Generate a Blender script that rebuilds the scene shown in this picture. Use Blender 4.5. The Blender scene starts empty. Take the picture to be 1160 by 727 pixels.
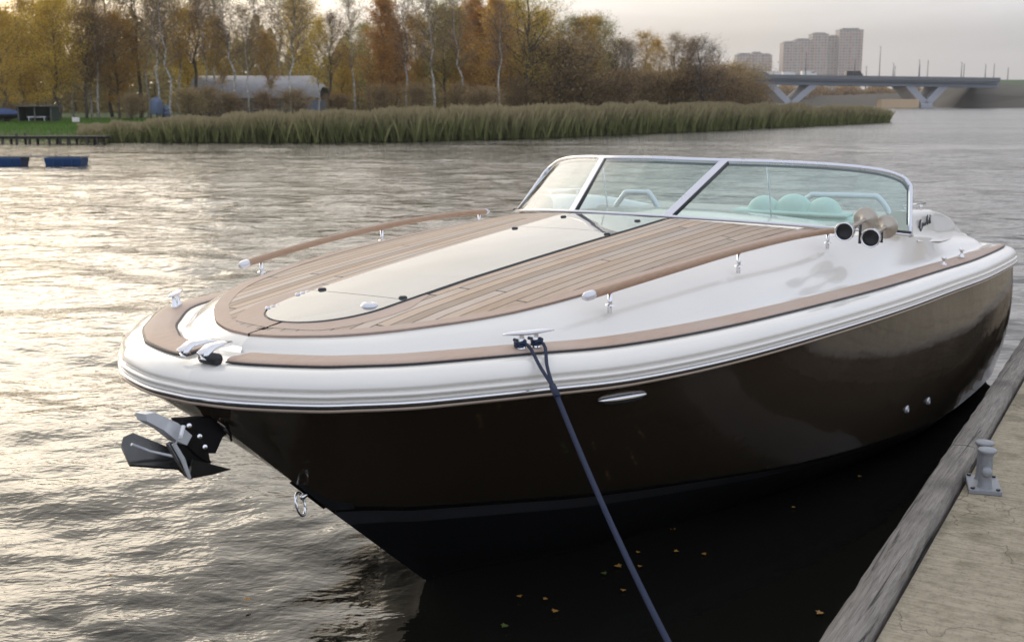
import bpy, math, random
import numpy as np
from mathutils import Vector, Matrix
R = math.radians
sc = bpy.context.scene
COL = sc.collection
# ------------------------------------------------------------------ helpers
def link(o, parent=None):
    COL.objects.link(o)
    if parent is not None: o.parent = parent
    return o
def mesh(name, V, F, mat=None, parent=None, smooth=True, mats=None, idx=None):
    me = bpy.data.meshes.new(name)
    me.from_pydata([tuple(map(float, v)) for v in V], [], [tuple(int(i) for i in f) for f in F])
    if mats:
        for m in mats: me.materials.append(m)
        if idx is not None: me.polygons.foreach_set('material_index', np.array(idx, dtype=np.int32))
    elif mat: me.materials.append(mat)
    me.polygons.foreach_set('use_smooth', [bool(smooth)] * len(me.polygons))
    me.update()
    return link(bpy.data.objects.new(name, me), parent)
def empty(name, loc=(0, 0, 0), rz=0, parent=None):
    o = bpy.data.objects.new(name, None); o.empty_display_size = .1
    o.location = loc; o.rotation_euler = (0, 0, rz)
    return link(o, parent)
def tag(o, label=None, cat=None, group=None, kind=None):
    if label: o['label'] = label
    if cat: o['category'] = cat
    if group: o['group'] = group
    if kind: o['kind'] = kind
    return o
def crom(P, n, closed=False):
    """Catmull-Rom through control points -> n samples uniform in index"""
    P = np.array(P, float); N = len(P)
    t = np.linspace(0, N - 1, n); i = np.clip(t.astype(int), 0, N - 2); f = (t - i)[:, None]
    ex = np.vstack([2 * P[0] - P[1], P, 2 * P[-1] - P[-2]])
    p0, p1, p2, p3 = ex[i], ex[i + 1], ex[i + 2], ex[i + 3]
    return .5 * ((2 * p1) + (-p0 + p2) * f + (2 * p0 - 5 * p1 + 4 * p2 - p3) * f ** 2 + (-p0 + 3 * p1 - 3 * p2 + p3) * f ** 3)
class MB:
    def __init__(s): s.V = []; s.F = []; s.I = []; s.n = 0
    def add(s, V, F, m=0):
        s.V += [tuple(v) for v in V]; s.F += [tuple(i + s.n for i in f) for f in F]; s.I += [m] * len(F); s.n += len(V)
    def grid(s, G, m=0, flip=False):
        G = np.array(G); a, b = G.shape[:2]
        F = []
        for i in range(a - 1):
            for j in range(b - 1):
                q = (i * b + j, i * b + j + 1, (i + 1) * b + j + 1, (i + 1) * b + j)
                F.append(q[::-1] if flip else q)
        s.add(G.reshape(-1, 3), F, m)
    def box(s, c, d, rz=0, m=0, M=None, bev=0):
        x, y, z = [k / 2 for k in d]
        if bev:
            b = bev; P = []
            for zz, k in ((-z, b), (-z + b, 0), (z - b, 0), (z, b)):
                for sx, sy in ((-1, -1), (1, -1), (1, 1), (-1, 1)):
                    a1 = (sx * (x - k), sy * (y - k - b * .6)); a2 = (sx * (x - k - b * .6), sy * (y - k))
                    pr = [a1, a2] if (sx, sy) in ((1, 1), (-1, -1)) else [a2, a1]
                    P += [(p[0], p[1], zz) for p in pr]
            F = []
            for r in range(3):
                for i in range(8): F.append((r * 8 + i, r * 8 + (i + 1) % 8, r * 8 + 8 + (i + 1) % 8, r * 8 + 8 + i))
            F.append(tuple(range(7, -1, -1))); F.append(tuple(range(24, 32)))
        else:
            P = [(sx * x, sy * y, sz * z) for sz in (-1, 1) for sx, sy in ((-1, -1), (1, -1), (1, 1), (-1, 1))]
            F = [(3, 2, 1, 0), (4, 5, 6, 7), (0, 1, 5, 4), (1, 2, 6, 5), (2, 3, 7, 6), (3, 0, 4, 7)]
        Mx = (Matrix.Translation(c) @ Matrix.Rotation(rz, 4, 'Z')) if M is None else M
        s.add([Mx @ Vector(p) for p in P], F, m)
    def tube(s, pts, r, n=10, m=0, cap=True, flat=1.0):
        pts = [Vector(p) for p in pts]; k = len(pts)
        rr = r if hasattr(r, '__len__') else [r] * k
        V = []; ref = Vector((0, 0, 1))
        for i, p in enumerate(pts):
            t = (pts[min(i + 1, k - 1)] - pts[max(i - 1, 0)]).normalized()
            a = ref if abs(t.dot(ref)) < .95 else Vector((1, 0, 0))
            u = t.cross(a).normalized(); w = u.cross(t).normalized()
            for j in range(n):
                an = 2 * math.pi * j / n
                V.append(p + u * math.cos(an) * rr[i] + w * math.sin(an) * rr[i] * flat)
        F = [(i * n + j, i * n + (j + 1) % n, (i + 1) * n + (j + 1) % n, (i + 1) * n + j) for i in range(k - 1) for j in range(n)]
        if cap: F += [tuple(range(n - 1, -1, -1)), tuple(range((k - 1) * n, k * n))]
        s.add(V, F, m)
    def lathe(s, prof, M=Matrix(), n=20, m=0):
        V = [M @ Vector((r * math.cos(2 * math.pi * j / n), r * math.sin(2 * math.pi * j / n), z)) for r, z in prof for j in range(n)]
        F = [(i * n + j, i * n + (j + 1) % n, (i + 1) * n + (j + 1) % n, (i + 1) * n + j) for i in range(len(prof) - 1) for j in range(n)]
        s.add(V, F, m)
    def prism(s, out, thick, M=Matrix(), m=0):
        n = len(out)
        V = [M @ Vector((x, y, -thick / 2)) for x, y in out] + [M @ Vector((x, y, thick / 2)) for x, y in out]
        F = [tuple(range(n - 1, -1, -1)), tuple(range(n, 2 * n))] + [(i, (i + 1) % n, n + (i + 1) % n, n + i) for i in range(n)]
        s.add(V, F, m)
    def build(s, name, mat=None, parent=None, smooth=True, mats=None, ang=None):
        o = mesh(name, s.V, s.F, mat, parent, smooth, mats, s.I if mats else None)
        if smooth and ang is not None: o.data.set_sharp_from_angle(angle=R(ang))
        return o
def axis_m(p, d, up=(0, 0, 1)):
    """matrix with local z along d at p"""
    d = Vector(d).normalized(); u = Vector(up)
    x = u.cross(d)
    if x.length < 1e-4: x = Vector((1, 0, 0)).cross(d)
    x.normalize(); y = d.cross(x)
    M = Matrix((x, y, d)).transposed().to_4x4(); M.translation = Vector(p)
    return M
# ------------------------------------------------------------------ materials
class NT:
    def __init__(s, name):
        s.m = bpy.data.materials.new(name); s.m.use_nodes = True; s.t = s.m.node_tree; s.t.nodes.clear()
        s.out = s.t.nodes.new('ShaderNodeOutputMaterial')
    def n(s, ty, **k):
        nd = s.t.nodes.new('ShaderNode' + ty)
        for a, b in k.items():
            if a.startswith('i_'):
                key = a[2:]; key = int(key) if key.isdigit() else key.replace('_', ' ')
                s.set(nd.inputs[key], b)
            else: setattr(nd, a, b)
        return nd
    def set(s, inp, v):
        if isinstance(v, bpy.types.NodeSocket): s.t.links.new(v, inp)
        elif isinstance(v, (tuple, list)) and len(v) == 3 and inp.type == 'RGBA': inp.default_value = (*v, 1)
        else: inp.default_value = v
    def math(s, op, a, b=0.0, c=None):
        nd = s.n('Math', operation=op); s.set(nd.inputs[0], a); s.set(nd.inputs[1], b)
        if c is not None: s.set(nd.inputs[2], c)
        return nd.outputs[0]
    def mix(s, f, a, b):
        nd = s.n('Mix', data_type='RGBA'); s.set(nd.inputs[0], f); s.set(nd.inputs[6], a); s.set(nd.inputs[7], b)
        return nd.outputs[2]
    def ramp(s, f, st):
        nd = s.n('ValToRGB'); s.set(nd.inputs[0], f); e = nd.color_ramp.elements
        while len(e) < len(st): e.new(.5)
        for k, (p, c) in zip(e, st): k.position = p; k.color = (*c, 1) if len(c) == 3 else c
        return nd.outputs[0]
    def noise(s, vec, scale, detail=4, rough=.55, dist=0.0):
        nd = s.n('TexNoise', i_Scale=scale, i_Detail=detail, i_Roughness=rough, i_Distortion=dist)
        if vec is not None: s.set(nd.inputs['Vector'], vec)
        return nd.outputs[0]
    def pos(s, kind='Object'): return s.n('TexCoord').outputs[kind]
    def mapv(s, v, scale=(1, 1, 1), rot=(0, 0, 0)):
        nd = s.n('Mapping'); s.set(nd.inputs[0], v); nd.inputs['Scale'].default_value = scale; nd.inputs['Rotation'].default_value = rot
        return nd.outputs[0]
    def bump(s, h, strength=.3, dist=.01, normal=None):
        nd = s.n('Bump', i_Height=h, i_Strength=strength, i_Distance=dist)
        if normal is not None: s.set(nd.inputs['Normal'], normal)
        return nd.outputs[0]
    def pbr(s, **k):
        nd = s.n('BsdfPrincipled')
        for a, b in k.items(): s.set(nd.inputs[a.replace('_', ' ')], b)
        s.t.links.new(nd.outputs[0], s.out.inputs[0]); return nd
def simple(name, col, rough=.5, metal=0.0, var=.12, sc_=8.0, bump=0.0, **k):
    t = NT(name); p = t.pos()
    nz = t.noise(p, sc_, 5, .6)
    c = t.mix(nz, tuple(max(0, c * (1 - var)) for c in col), tuple(min(1, c * (1 + var)) for c in col))
    kk = dict(Base_Color=c, Roughness=t.math('ADD', t.math('MULTIPLY', nz, rough * .3), rough * .85), Metallic=metal)
    if bump: kk['Normal'] = t.bump(nz, bump, .01)
    kk.update(k); t.pbr(**kk); return t.m
M = {}
M['gelcoat'] = (lambda t: (t.pbr(Base_Color=t.mix(t.noise(t.pos(), 2.2, 5, .6), (.76, .725, .675), (.83, .80, .75)), Roughness=.22,
      Coat_Weight=.6, Coat_Roughness=.04, Normal=t.bump(t.noise(t.pos(), 3.0, 2), .04, .02)), t.m)[1])(NT('white_gelcoat'))
M['cream'] = simple('cream_gelcoat', (.62, .58, .50), .3, Coat_Weight=.4)
M['hatch'] = (lambda t: (t.pbr(Base_Color=t.mix(t.noise(t.pos(), 3, 4), (.13, .138, .142), (.16, .166, .168)), Roughness=.02, IOR=1.6,
      Coat_Weight=.1, Coat_Roughness=.015), t.m)[1])(NT('glossy_grey_gelcoat'))
def hullmat():
    t = NT('dark_brown_hull'); p = t.pos()
    n1 = t.noise(t.mapv(p, (1, 1, 3)), 1.6, 4)
    n2 = t.noise(p, 90, 3)
    c = t.mix(n1, (.042, .030, .020), (.055, .040, .027))
    n3 = t.noise(t.mapv(p, (.8, .8, 6)), 3.0, 6, .7)
    rough = t.math('ADD', t.math('MULTIPLY', t.math('MAXIMUM', t.math('SUBTRACT', n3, .5), 0.0), .5), .07)
    t.pbr(Base_Color=c, Roughness=rough, IOR=1.42, Coat_Weight=.1, Coat_Roughness=.05, Normal=t.bump(t.noise(p, 2.1, 3), .16, .05))
    return t.m
M['hull'] = hullmat()
M['black'] = simple('black_rubber', (.018, .018, .02), .5)
M['antifoul'] = simple('antifouling_paint', (.006, .006, .007), .5, sc_=5, bump=.1)
M['stripe'] = simple('boot_stripe_paint', (.036, .036, .040), .3, sc_=5, var=.3)
M['stripeblk'] = simple('black_line_paint', (.006, .006, .007), .25)
M['chrome'] = simple('polished_steel', (.78, .78, .80), .09, 1.0, var=.04, sc_=30)
M['whitesteel'] = simple('white_coated_steel', (.70, .70, .74), .22, .35, var=.04, sc_=30, Coat_Weight=.5)
M['satin'] = simple('satin_aluminium', (.70, .70, .76), .28, .75, var=.05)
M['bronze'] = simple('bronze_strip', (.42, .33, .26), .3, .25, var=.2)
M['darkmetal'] = simple('dark_metal', (.05, .05, .055), .3, .6)
M['anchor'] = simple('anchor_dark_steel', (.10, .10, .10), .22, .85, var=.3, sc_=20)
M['galv'] = simple('grey_painted_iron', (.27, .28, .30), .45, .15, var=.22, sc_=40, bump=.25)
M['brightsteel'] = simple('bright_galvanised_steel', (.78, .79, .82), .25, .15, var=.06, sc_=30, Coat_Weight=.6)
M['horncup'] = simple('dull_bronze_cup', (.46, .41, .35), .3, .6)
M['seatmint'] = simple('pale_mint_upholstery', (.58, .72, .64), .55)
M['seatcream'] = simple('cream_upholstery', (.48, .44, .40), .55)
def teakmat(name, planks=False, col=((.37, .245, .165), (.50, .345, .24)), grey=(.47, .39, .33)):
    t = NT(name); p = t.pos()
    g = t.noise(t.mapv(p, (3, 55, 30)), 3.0, 6, .65)
    big = t.noise(p, 2.2, 4, .6)
    fine = t.noise(t.mapv(p, (8, 160, 60)), 4.0, 3, .7)
    c = t.mix(t.ramp(g, [(.3, (0, 0, 0)), (.7, (1, 1, 1))]), col[0], col[1])
    c = t.mix(t.math('MULTIPLY', t.ramp(big, [(.35, (0, 0, 0)), (.7, (1, 1, 1))]), .8), c, grey)
    kk = dict(Roughness=.55, Specular_IOR_Level=.35)
    h = t.math('ADD', g, t.math('MULTIPLY', fine, .6))
    if planks:
        uv = t.n('UVMap', uv_map='plank').outputs[0]
        sp = t.n('SeparateXYZ'); t.set(sp.inputs[0], uv); a, b = sp.outputs[0], sp.outputs[1]
        pw = 20.0
        x = t.math('MULTIPLY', b, pw); idd = t.math('FLOOR', x); fr = t.math('FRACT', x)
        wn = t.n('TexWhiteNoise', noise_dimensions='1D'); t.set(wn.inputs['W'], idd)
        off = t.math('ADD', t.math('MULTIPLY', a, .26), t.math('MULTIPLY', wn.outputs[0], 7.0))
        w2 = t.n('TexWhiteNoise', noise_dimensions='2D')
        cb = t.n('CombineXYZ'); t.set(cb.inputs[0], idd); t.set(cb.inputs[1], t.math('FLOOR', off)); t.set(w2.inputs['Vector'], cb.outputs[0])
        val = t.math('ADD', t.math('MULTIPLY', w2.outputs[0], .5), .72)
        hs = t.n('HueSaturation'); t.set(hs.inputs['Color'], c); t.set(hs.inputs['Value'], val)
        t.set(hs.inputs['Saturation'], t.math('ADD', t.math('MULTIPLY', wn.outputs[0], .4), .75)); c = hs.outputs[0]
        e = t.math('MINIMUM', fr, t.math('SUBTRACT', 1.0, fr))
        butt = t.math('MULTIPLY', t.math('LESS_THAN', t.math('FRACT', off), .003), 1.0)
        line = t.math('MAXIMUM', t.math('LESS_THAN', e, .052), butt)
        c = t.mix(line, c, (.05, .035, .03))
        h = t.math('SUBTRACT', h, t.math('MULTIPLY', line, 1.5))
    kk['Base_Color'] = c; kk['Normal'] = t.bump(h, .25, .004)
    t.pbr(**kk); return t.m
M['teakfield'] = teakmat('teak_planking', True, ((.35, .245, .17), (.50, .37, .27)), (.46, .38, .31))
M['teak'] = teakmat('teak_margin', False, ((.40, .27, .205), (.50, .365, .285)), (.47, .375, .32))
M['teakrail'] = teakmat('varnished_teak_rail', False, ((.33, .195, .12), (.45, .29, .19)), (.42, .29, .21))
def glassmat():
    t = NT('teal_tinted_glass')
    tr = t.n('BsdfTransparent', i_Color=(.72, .88, .87)); gl = t.n('BsdfGlossy', i_Color=(1, 1, 1), i_Roughness=.01)
    df = t.n('BsdfDiffuse', i_Color=(.45, .62, .60))
    fr = t.n('Fresnel', i_IOR=1.5)
    m0 = t.n('MixShader'); t.set(m0.inputs[0], .10); t.set(m0.inputs[1], tr.outputs[0]); t.set(m0.inputs[2], df.outputs[0])
    m1 = t.n('MixShader'); t.set(m1.inputs[0], fr.outputs[0]); t.set(m1.inputs[1], m0.outputs[0]); t.set(m1.inputs[2], gl.outputs[0])
    t.t.links.new(m1.outputs[0], t.out.inputs[0]); return t.m
M['glass'] = glassmat()
def ropemat():
    t = NT('navy_braided_rope'); uv = t.pos()
    w = t.n('TexWave', wave_type='BANDS', bands_direction='DIAGONAL', i_Scale=60.0, i_Distortion=1.0); t.set(w.inputs[0], uv)
    c = t.mix(w.outputs[0], (.012, .02, .06), (.065, .09, .18))
    t.pbr(Base_Color=c, Roughness=.8, Normal=t.bump(w.outputs[0], 1.0, .008)); return t.m
M['rope'] = ropemat()
# ------------------------------------------------------------------ camera
CX, CY, CZ = -4.011, -2.784, 2.054
YAW, PITCH, FPX = .5278, .1843, 1338.6
cam = bpy.data.cameras.new('camera'); cam.sensor_width = 36; cam.lens = 36 * FPX / 1160; cam.clip_end = 9000; cam.clip_start = .05
co = link(bpy.data.objects.new('camera', cam)); co.location = (CX, CY, CZ)
co.rotation_euler = (math.pi / 2 - PITCH, 0, YAW - math.pi / 2)
cam.dof.use_dof = True; cam.dof.focus_distance = 5.2; cam.dof.aperture_fstop = 5.0
sc.camera = co
FW = np.array([math.cos(YAW), math.sin(YAW)]); RT = np.array([math.sin(YAW), -math.cos(YAW)])
def bg(u, d, z=0.0):
    """a spot d metres out across the river, u in the bearing scale of the survey"""
    k = (u - 580) / FPX * (d * math.cos(PITCH) + (CZ - z) * math.sin(PITCH))
    q = np.array([CX, CY]) + FW * d + RT * k
    return (q[0], q[1], z)
def zat(v, d): return CZ - (v - 114.0) / FPX * d * 1.0
# ------------------------------------------------------------------ world and sun
SUN_AZ = YAW + R(31); SUN_EL = R(9)
sd = Vector((math.cos(SUN_EL) * math.cos(SUN_AZ), math.cos(SUN_EL) * math.sin(SUN_AZ), math.sin(SUN_EL)))
w = bpy.data.worlds.new('World'); sc.world = w; w.use_nodes = True
wt = w.node_tree; wt.nodes.clear()
class WN(NT):
    def __init__(s): s.t = wt
W_ = WN()
sky = W_.n('TexSky', sky_type='NISHITA', sun_disc=False, sun_elevation=SUN_EL, sun_rotation=math.pi / 2 - SUN_AZ, altitude=50, air_density=1.0, dust_density=3.0, ozone_density=1.0)
tc = W_.n('TexCoord').outputs['Generated']
dn = W_.n('VectorMath', operation='DOT_PRODUCT'); W_.set(dn.inputs[0], tc); dn.inputs[1].default_value = sd
dot = dn.outputs['Value']
sep = W_.n('SeparateXYZ'); W_.set(sep.inputs[0], tc); el = sep.outputs[2]
cn = W_.noise(W_.mapv(tc, (1.6, 1.6, 9.0)), 2.2, 6, .6, .4)
cn2 = W_.noise(W_.mapv(tc, (1, 1, 2.4)), 1.5, 5, .55, .6)
# cloud deck: grey-mauve away from the sun, cream close to it
base = W_.ramp(dot, [(0.0, (4.2, 4.4, 4.8)), (.45, (3.9, 3.85, 4.0)), (.68, (5.1, 4.85, 4.6)), (.80, (6.8, 6.3, 5.6)), (.92, (8.8, 8.0, 6.8)), (1.0, (12, 10.8, 8.6))])
upc = W_.ramp(el, [(0.0, (.92, .88, .86)), (.05, (.92, .92, .95)), (.10, (1.85, 1.88, 1.98)), (.24, (2.0, 2.06, 2.20)), (.5, (1.90, 1.95, 2.05)), (1.0, (1.78, 1.82, 1.88))])
mul = W_.n('Mix', data_type='RGBA', blend_type='MULTIPLY'); mul.inputs[0].default_value = 1.0
W_.set(mul.inputs[6], base); W_.set(mul.inputs[7], upc)
vary = W_.math('ADD', W_.math('MULTIPLY', cn, .5), .75)
v2 = W_.n('VectorMath', operation='SCALE'); W_.set(v2.inputs[0], mul.outputs[2]); W_.set(v2.inputs[3], vary)
cover = W_.ramp(cn2, [(.30, (.72, .72, .72)), (.62, (.97, .97, .97))])
mx = W_.mix(cover, sky.outputs[0], v2.outputs[0])
bgn = W_.n('Background', i_Strength=.10); W_.set(bgn.inputs[0], mx)
wo = W_.n('OutputWorld'); wt.links.new(bgn.outputs[0], wo.inputs[0])
sl = bpy.data.lights.new('sun', 'SUN'); sl.energy = .5; sl.angle = R(32); sl.color = (1.0, .84, .64)
so = link(bpy.data.objects.new('sun', sl)); so.rotation_euler = sd.to_track_quat('Z', 'Y').to_euler(); so.location = (0, 40, 30)
# ------------------------------------------------------------------ river
def build_water():
    rng = np.random.default_rng(4)
    a0 = R(34)
    ang = np.concatenate([np.linspace(-math.pi, -a0, 60, endpoint=False), np.linspace(-a0, a0, 620), np.linspace(a0, math.pi, 61)[1:]])
    rad = 1.2 * np.exp(np.arange(0, 1000) * .0078)
    A, Rr = np.meshgrid(ang[:-1], rad)
    th = YAW + A
    X = CX + Rr * np.cos(th); Y = CY + Rr * np.sin(th)
    Z = np.zeros_like(X)
    sp = Rr * .0095
    nw = 64
    wind = YAW + R(168)
    for i in range(nw):
        lam = .16 * (22.0 ** (i / (nw - 1)))
        k = 2 * math.pi / lam
        d = wind + rng.normal(0, .75 if lam < 1 else .5)
        amp = .0034 * lam ** .85
        ph = rng.uniform(0, 6.28)
        fade = np.clip((lam - 3 * sp) / (3 * sp + 1e-6), 0, 1)
        env = .6 + .4 * np.sin(X * .5 / (lam + .5) * np.cos(d + 1.3) + Y * .5 / (lam + .5) * np.sin(d + 1.3) + ph * 2)
        arg = k * (X * math.cos(d) + Y * math.sin(d)) + ph
        Z += amp * fade * env * (np.sin(arg) + .22 * np.cos(2 * arg))
    # lee between the hull and the dock is nearly still
    calm = 1 / (1 + np.exp(-( -Y - .15 + .25 * (-X + .0)) / .22)) * 1 / (1 + np.exp(-(X + .75) / .2))
    Z *= 1 - .90 * calm
    Z *= np.where(Rr > 60, np.clip(1 - (Rr - 60) / 60, 0, 1), 1)
    n = X.shape[1]
    V = np.stack([X, Y, Z], -1).reshape(-1, 3)
    m = X.shape[0]
    ii, jj = np.meshgrid(np.arange(m - 1), np.arange(n), indexing='ij')
    j2 = (jj + 1) % n
    F = np.stack([ii * n + jj, (ii + 1) * n + jj, (ii + 1) * n + j2, ii * n + j2], -1).reshape(-1, 4)
    me = bpy.data.meshes.new('river_water')
    nv = len(V) + 1; ctr = len(V)
    me.vertices.add(nv); me.vertices.foreach_set('co', np.vstack([V, [CX, CY, 0]]).ravel())
    T = np.stack([np.full(n, ctr), np.arange(n), (np.arange(n) + 1) % n], -1)
    nl = F.size + T.size
    me.loops.add(nl); me.loops.foreach_set('vertex_index', np.concatenate([F.ravel(), T.ravel()]).astype(np.int32))
    me.polygons.add(len(F) + len(T))
    me.polygons.foreach_set('loop_start', np.concatenate([np.arange(len(F)) * 4, F.size + np.arange(len(T)) * 3]).astype(np.int32))
    me.polygons.foreach_set('use_smooth', np.ones(len(F) + len(T), dtype=bool))
    me.update(calc_edges=True); me.validate()
    t = NT('river_water'); g = t.n('NewGeometry').outputs['Position']
    rot = (0, 0, -YAW)
    v1 = t.mapv(g, (1, 1, 1), rot)
    st = t.mapv(v1, (1.0, .65, 1))
    n1 = t.noise(st, 7.0, 3, .55, .3); n2 = t.noise(st, 24.0, 3, .5, .2); n3 = t.noise(st, 2.2, 3, .5, .4); gust = t.noise(t.mapv(v1, (.10, .025, 1)), 1.0, 3)
    # distance from the quay sets how much wind reaches the surface
    ds = t.n('VectorMath', operation='DISTANCE'); t.set(ds.inputs[0], g); ds.inputs[1].default_value = (CX, CY, 0)
    far = t.n('MapRange', i_1=4.0, i_2=28.0); t.set(far.inputs[0], ds.outputs['Value'])
    sg = t.n('SeparateXYZ'); t.set(sg.inputs[0], g)
    lee = t.math('MULTIPLY', t.n('MapRange', i_0=sg.outputs[1], i_1=.25, i_2=-.35).outputs[0], t.n('MapRange', i_0=sg.outputs[0], i_1=-.8, i_2=.0).outputs[0])
    keep = t.math('SUBTRACT', 1.0, t.math('MULTIPLY', lee, .93))
    b1 = t.bump(t.math('MULTIPLY', n2, keep), .45, .006)
    b2 = t.bump(t.math('MULTIPLY', n1, keep), .55, .024, b1)
    gs = t.n('MapRange', i_0=gust, i_1=.3, i_2=.7, i_3=.45, i_4=1.25).outputs[0]
    b3 = t.bump(t.math('MULTIPLY', t.math('MULTIPLY', n3, far.outputs[0]), gs), .85, .13, b2)
    n6 = t.noise(t.mapv(v1, (1.0, .6, 1)), .95, 4, .6, .3); n7 = t.noise(t.mapv(v1, (1.0, .45, 1)), .22, 4, .6, .3)
    far3 = t.n('MapRange', i_1=14.0, i_2=60.0); t.set(far3.inputs[0], ds.outputs['Value'])
    b3 = t.bump(t.math('MULTIPLY', t.math('ADD', n6, t.math('MULTIPLY', n7, 3.0)), t.math('MULTIPLY', far3.outputs[0], gs)), 1.0, .13, b3)
    fr2 = t.n('MapRange', i_1=9.0, i_2=90.0, i_3=.05, i_4=.15); t.set(fr2.inputs[0], ds.outputs['Value'])
    t.pbr(Base_Color=(.010, .010, .008), Roughness=fr2.outputs[0], IOR=1.33, Normal=b3)
    me.materials.append(t.m)
    o = link(bpy.data.objects.new('river_water', me)); tag(o, kind='structure')
    return o
build_water()
# ------------------------------------------------------------------ the boat
boat = empty('motor_boat', (0, 0, 0))
tag(boat, 'dark brown and white open motor boat with teak foredeck moored beside the concrete dock', 'motor boat')
NS = 150
T1 = [(-1.24, 0, 1.215), (-1.215, -.18, 1.215), (-1.13, -.38, 1.213), (-1.06, -.475, 1.212), (-.96, -.59, 1.211), (-.855, -.68, 1.211), (-.60, -.865, 1.21),
      (-.25, -1.02, 1.19), (.30, -1.16, 1.168), (1.06, -1.29, 1.145), (2.15, -1.42, 1.11), (3.2, -1.50, 1.075), (4.0, -1.56, 1.05), (5.0, -1.58, 1.02),
      (5.32, -1.54, 1.01), (5.50, -1.38, 1.0), (5.55, -1.1, 1.0), (5.57, -.5, 1.0), (5.58, 0, 1.0)]
SP = [(-.64, 0, .52), (-.60, -.015, .515), (-.54, -.045, .505), (-.46, -.09, .49), (-.36, -.16, .47), (-.25, -.225, .455), (.05, -.39, .415),
      (.40, -.60, .375), (.85, -.84, .34), (1.5, -1.165, .30), (2.3, -1.40, .25), (3.2, -1.535, .18), (4.0, -1.57, .13), (5.0, -1.57, .08),
      (5.30, -1.52, .07), (5.42, -1.36, .07), (5.45, -1.1, .07), (5.46, -.5, .07), (5.47, 0, .07)]
WL = [(0, 0, 0), (.02, -.008, 0), (.05, -.02, 0), (.09, -.045, 0), (.16, -.08, 0), (.24, -.13, 0), (.43, -.28, 0),
      (.62, -.41, 0), (.95, -.58, 0), (1.6, -.84, 0), (2.5, -1.12, -.03), (3.4, -1.33, -.03), (4.1, -1.42, -.03), (5.0, -1.45, -.03),
      (5.28, -1.42, -.03), (5.40, -1.3, -.03), (5.42, -1.0, -.03), (5.44, -.5, -.03), (5.44, 0, -.03)]
KL = [(.5, 0, -.22)] * 4 + [(.6, 0, -.25), (.7, 0, -.28), (.9, 0, -.32), (1.1, -.05, -.35), (1.5, -.1, -.38), (2, -.2, -.42), (2.8, -.3, -.45), (3.5, -.4, -.46), (4.2, -.4, -.46), (5.0, -.4, -.46),
      (5.2, -.4, -.46), (5.3, -.35, -.46), (5.35, -.3, -.46), (5.36, -.15, -.46), (5.37, 0, -.46)]
T1c = crom(T1, NS); SPc = crom(SP, NS); WLc = crom(WL, NS); KLc = crom(KL, NS)
for c in (T1c, SPc, WLc, KLc): c[:, 1] = np.minimum(c[:, 1], 0); c[0, 1] = 0; c[-1, 1] = 0
tn = np.gradient(T1c, axis=0); tn[0] = (0, -1, 0); tn[:, 2] = 0; tn /= np.linalg.norm(tn, axis=1)[:, None]
NRM = np.stack([tn[:, 1], -tn[:, 0], 0 * tn[:, 0]], 1)       # outward on the port side
def off(c, o, dz): return c + NRM * o + np.array([0, 0, dz])
MIR = np.array([1, -1, 1])
def both(mb, rows, m=0):
    G = np.array(rows); mb.grid(G, m, flip=True); mb.grid(G * MIR, m)
bow_f = np.clip(1 - np.arange(NS) / (NS * .5), 0, 1)[:, None]
# gunwale moulding
mb = MB()
prof = [(-.02, -.003), (0, -.003), (.022, -.006), (.045, -.013), (.064, -.024), (.077, -.038), (.083, -.050), (.084, -.058), (.078, -.062), (.074, -.065), (.078, -.068), (.088, -.070), (.093, -.074), (.093, -.079), (.088, -.083), (.078, -.085), (.076, -.088), (.084, -.090), (.090, -.093), (.084, -.098)]
both(mb, [off(T1c, a, b) for a, b in prof]); gun = mb.build('gunwale_moulding', M['gelcoat'], boat)
mb = MB(); both(mb, [off(T1c, a, b) for a, b in [(.084, -.098), (.092, -.099), (.095, -.103), (.095, -.108), (.091, -.111), (.080, -.112)]])
mb.build('rub_strip', M['chrome'], boat)
mb = MB(); both(mb, [off(T1c, a, b) for a, b in [(.080, -.112), (.079, -.118), (.084, -.119)]]); mb.build('rubber_seal', M['black'], boat)
mb = MB(); both(mb, [off(T1c, a, b) for a, b in [(.084, -.119), (.087, -.121), (.087, -.127), (.08, -.131), (.06, -.133)]]); mb.build('bronze_moulding', M['bronze'], boat)
# topsides
top = off(T1c, .066, -.132)
rows = []
for k in range(15):
    f = k / 14
    P = top * (1 - f) + SPc * f
    pull = np.sin(math.pi * f) * .16 * bow_f[:, 0]
    P = P.copy(); P[:, 1] *= (1 - pull)
    P[:, 1] -= np.sin(math.pi * f) * .045 * (1 - bow_f[:, 0]) * np.clip(-P[:, 1], 0, 1)
    rows.append(P)
hull_rows = rows
mb = MB(); both(mb, rows); mb.build('hull', M['hull'], boat)
def lerp(a, b, f): return a * (1 - f) + b * f
mb = MB(); both(mb, [SPc, lerp(SPc, WLc, .055)]); mb.build('black_line', M['stripeblk'], boat)
mb = MB(); both(mb, [lerp(SPc, WLc, .055), lerp(SPc, WLc, .13), lerp(SPc, WLc, .21)]); mb.build('boot_stripe', M['stripe'], boat)
mb = MB(); both(mb, [lerp(SPc, WLc, .21), lerp(SPc, WLc, .5), WLc, lerp(WLc, KLc, .5), KLc, KLc * np.array([1, 0, 1])]); mb.build('hull_bottom', M['antifoul'], boat)
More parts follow.
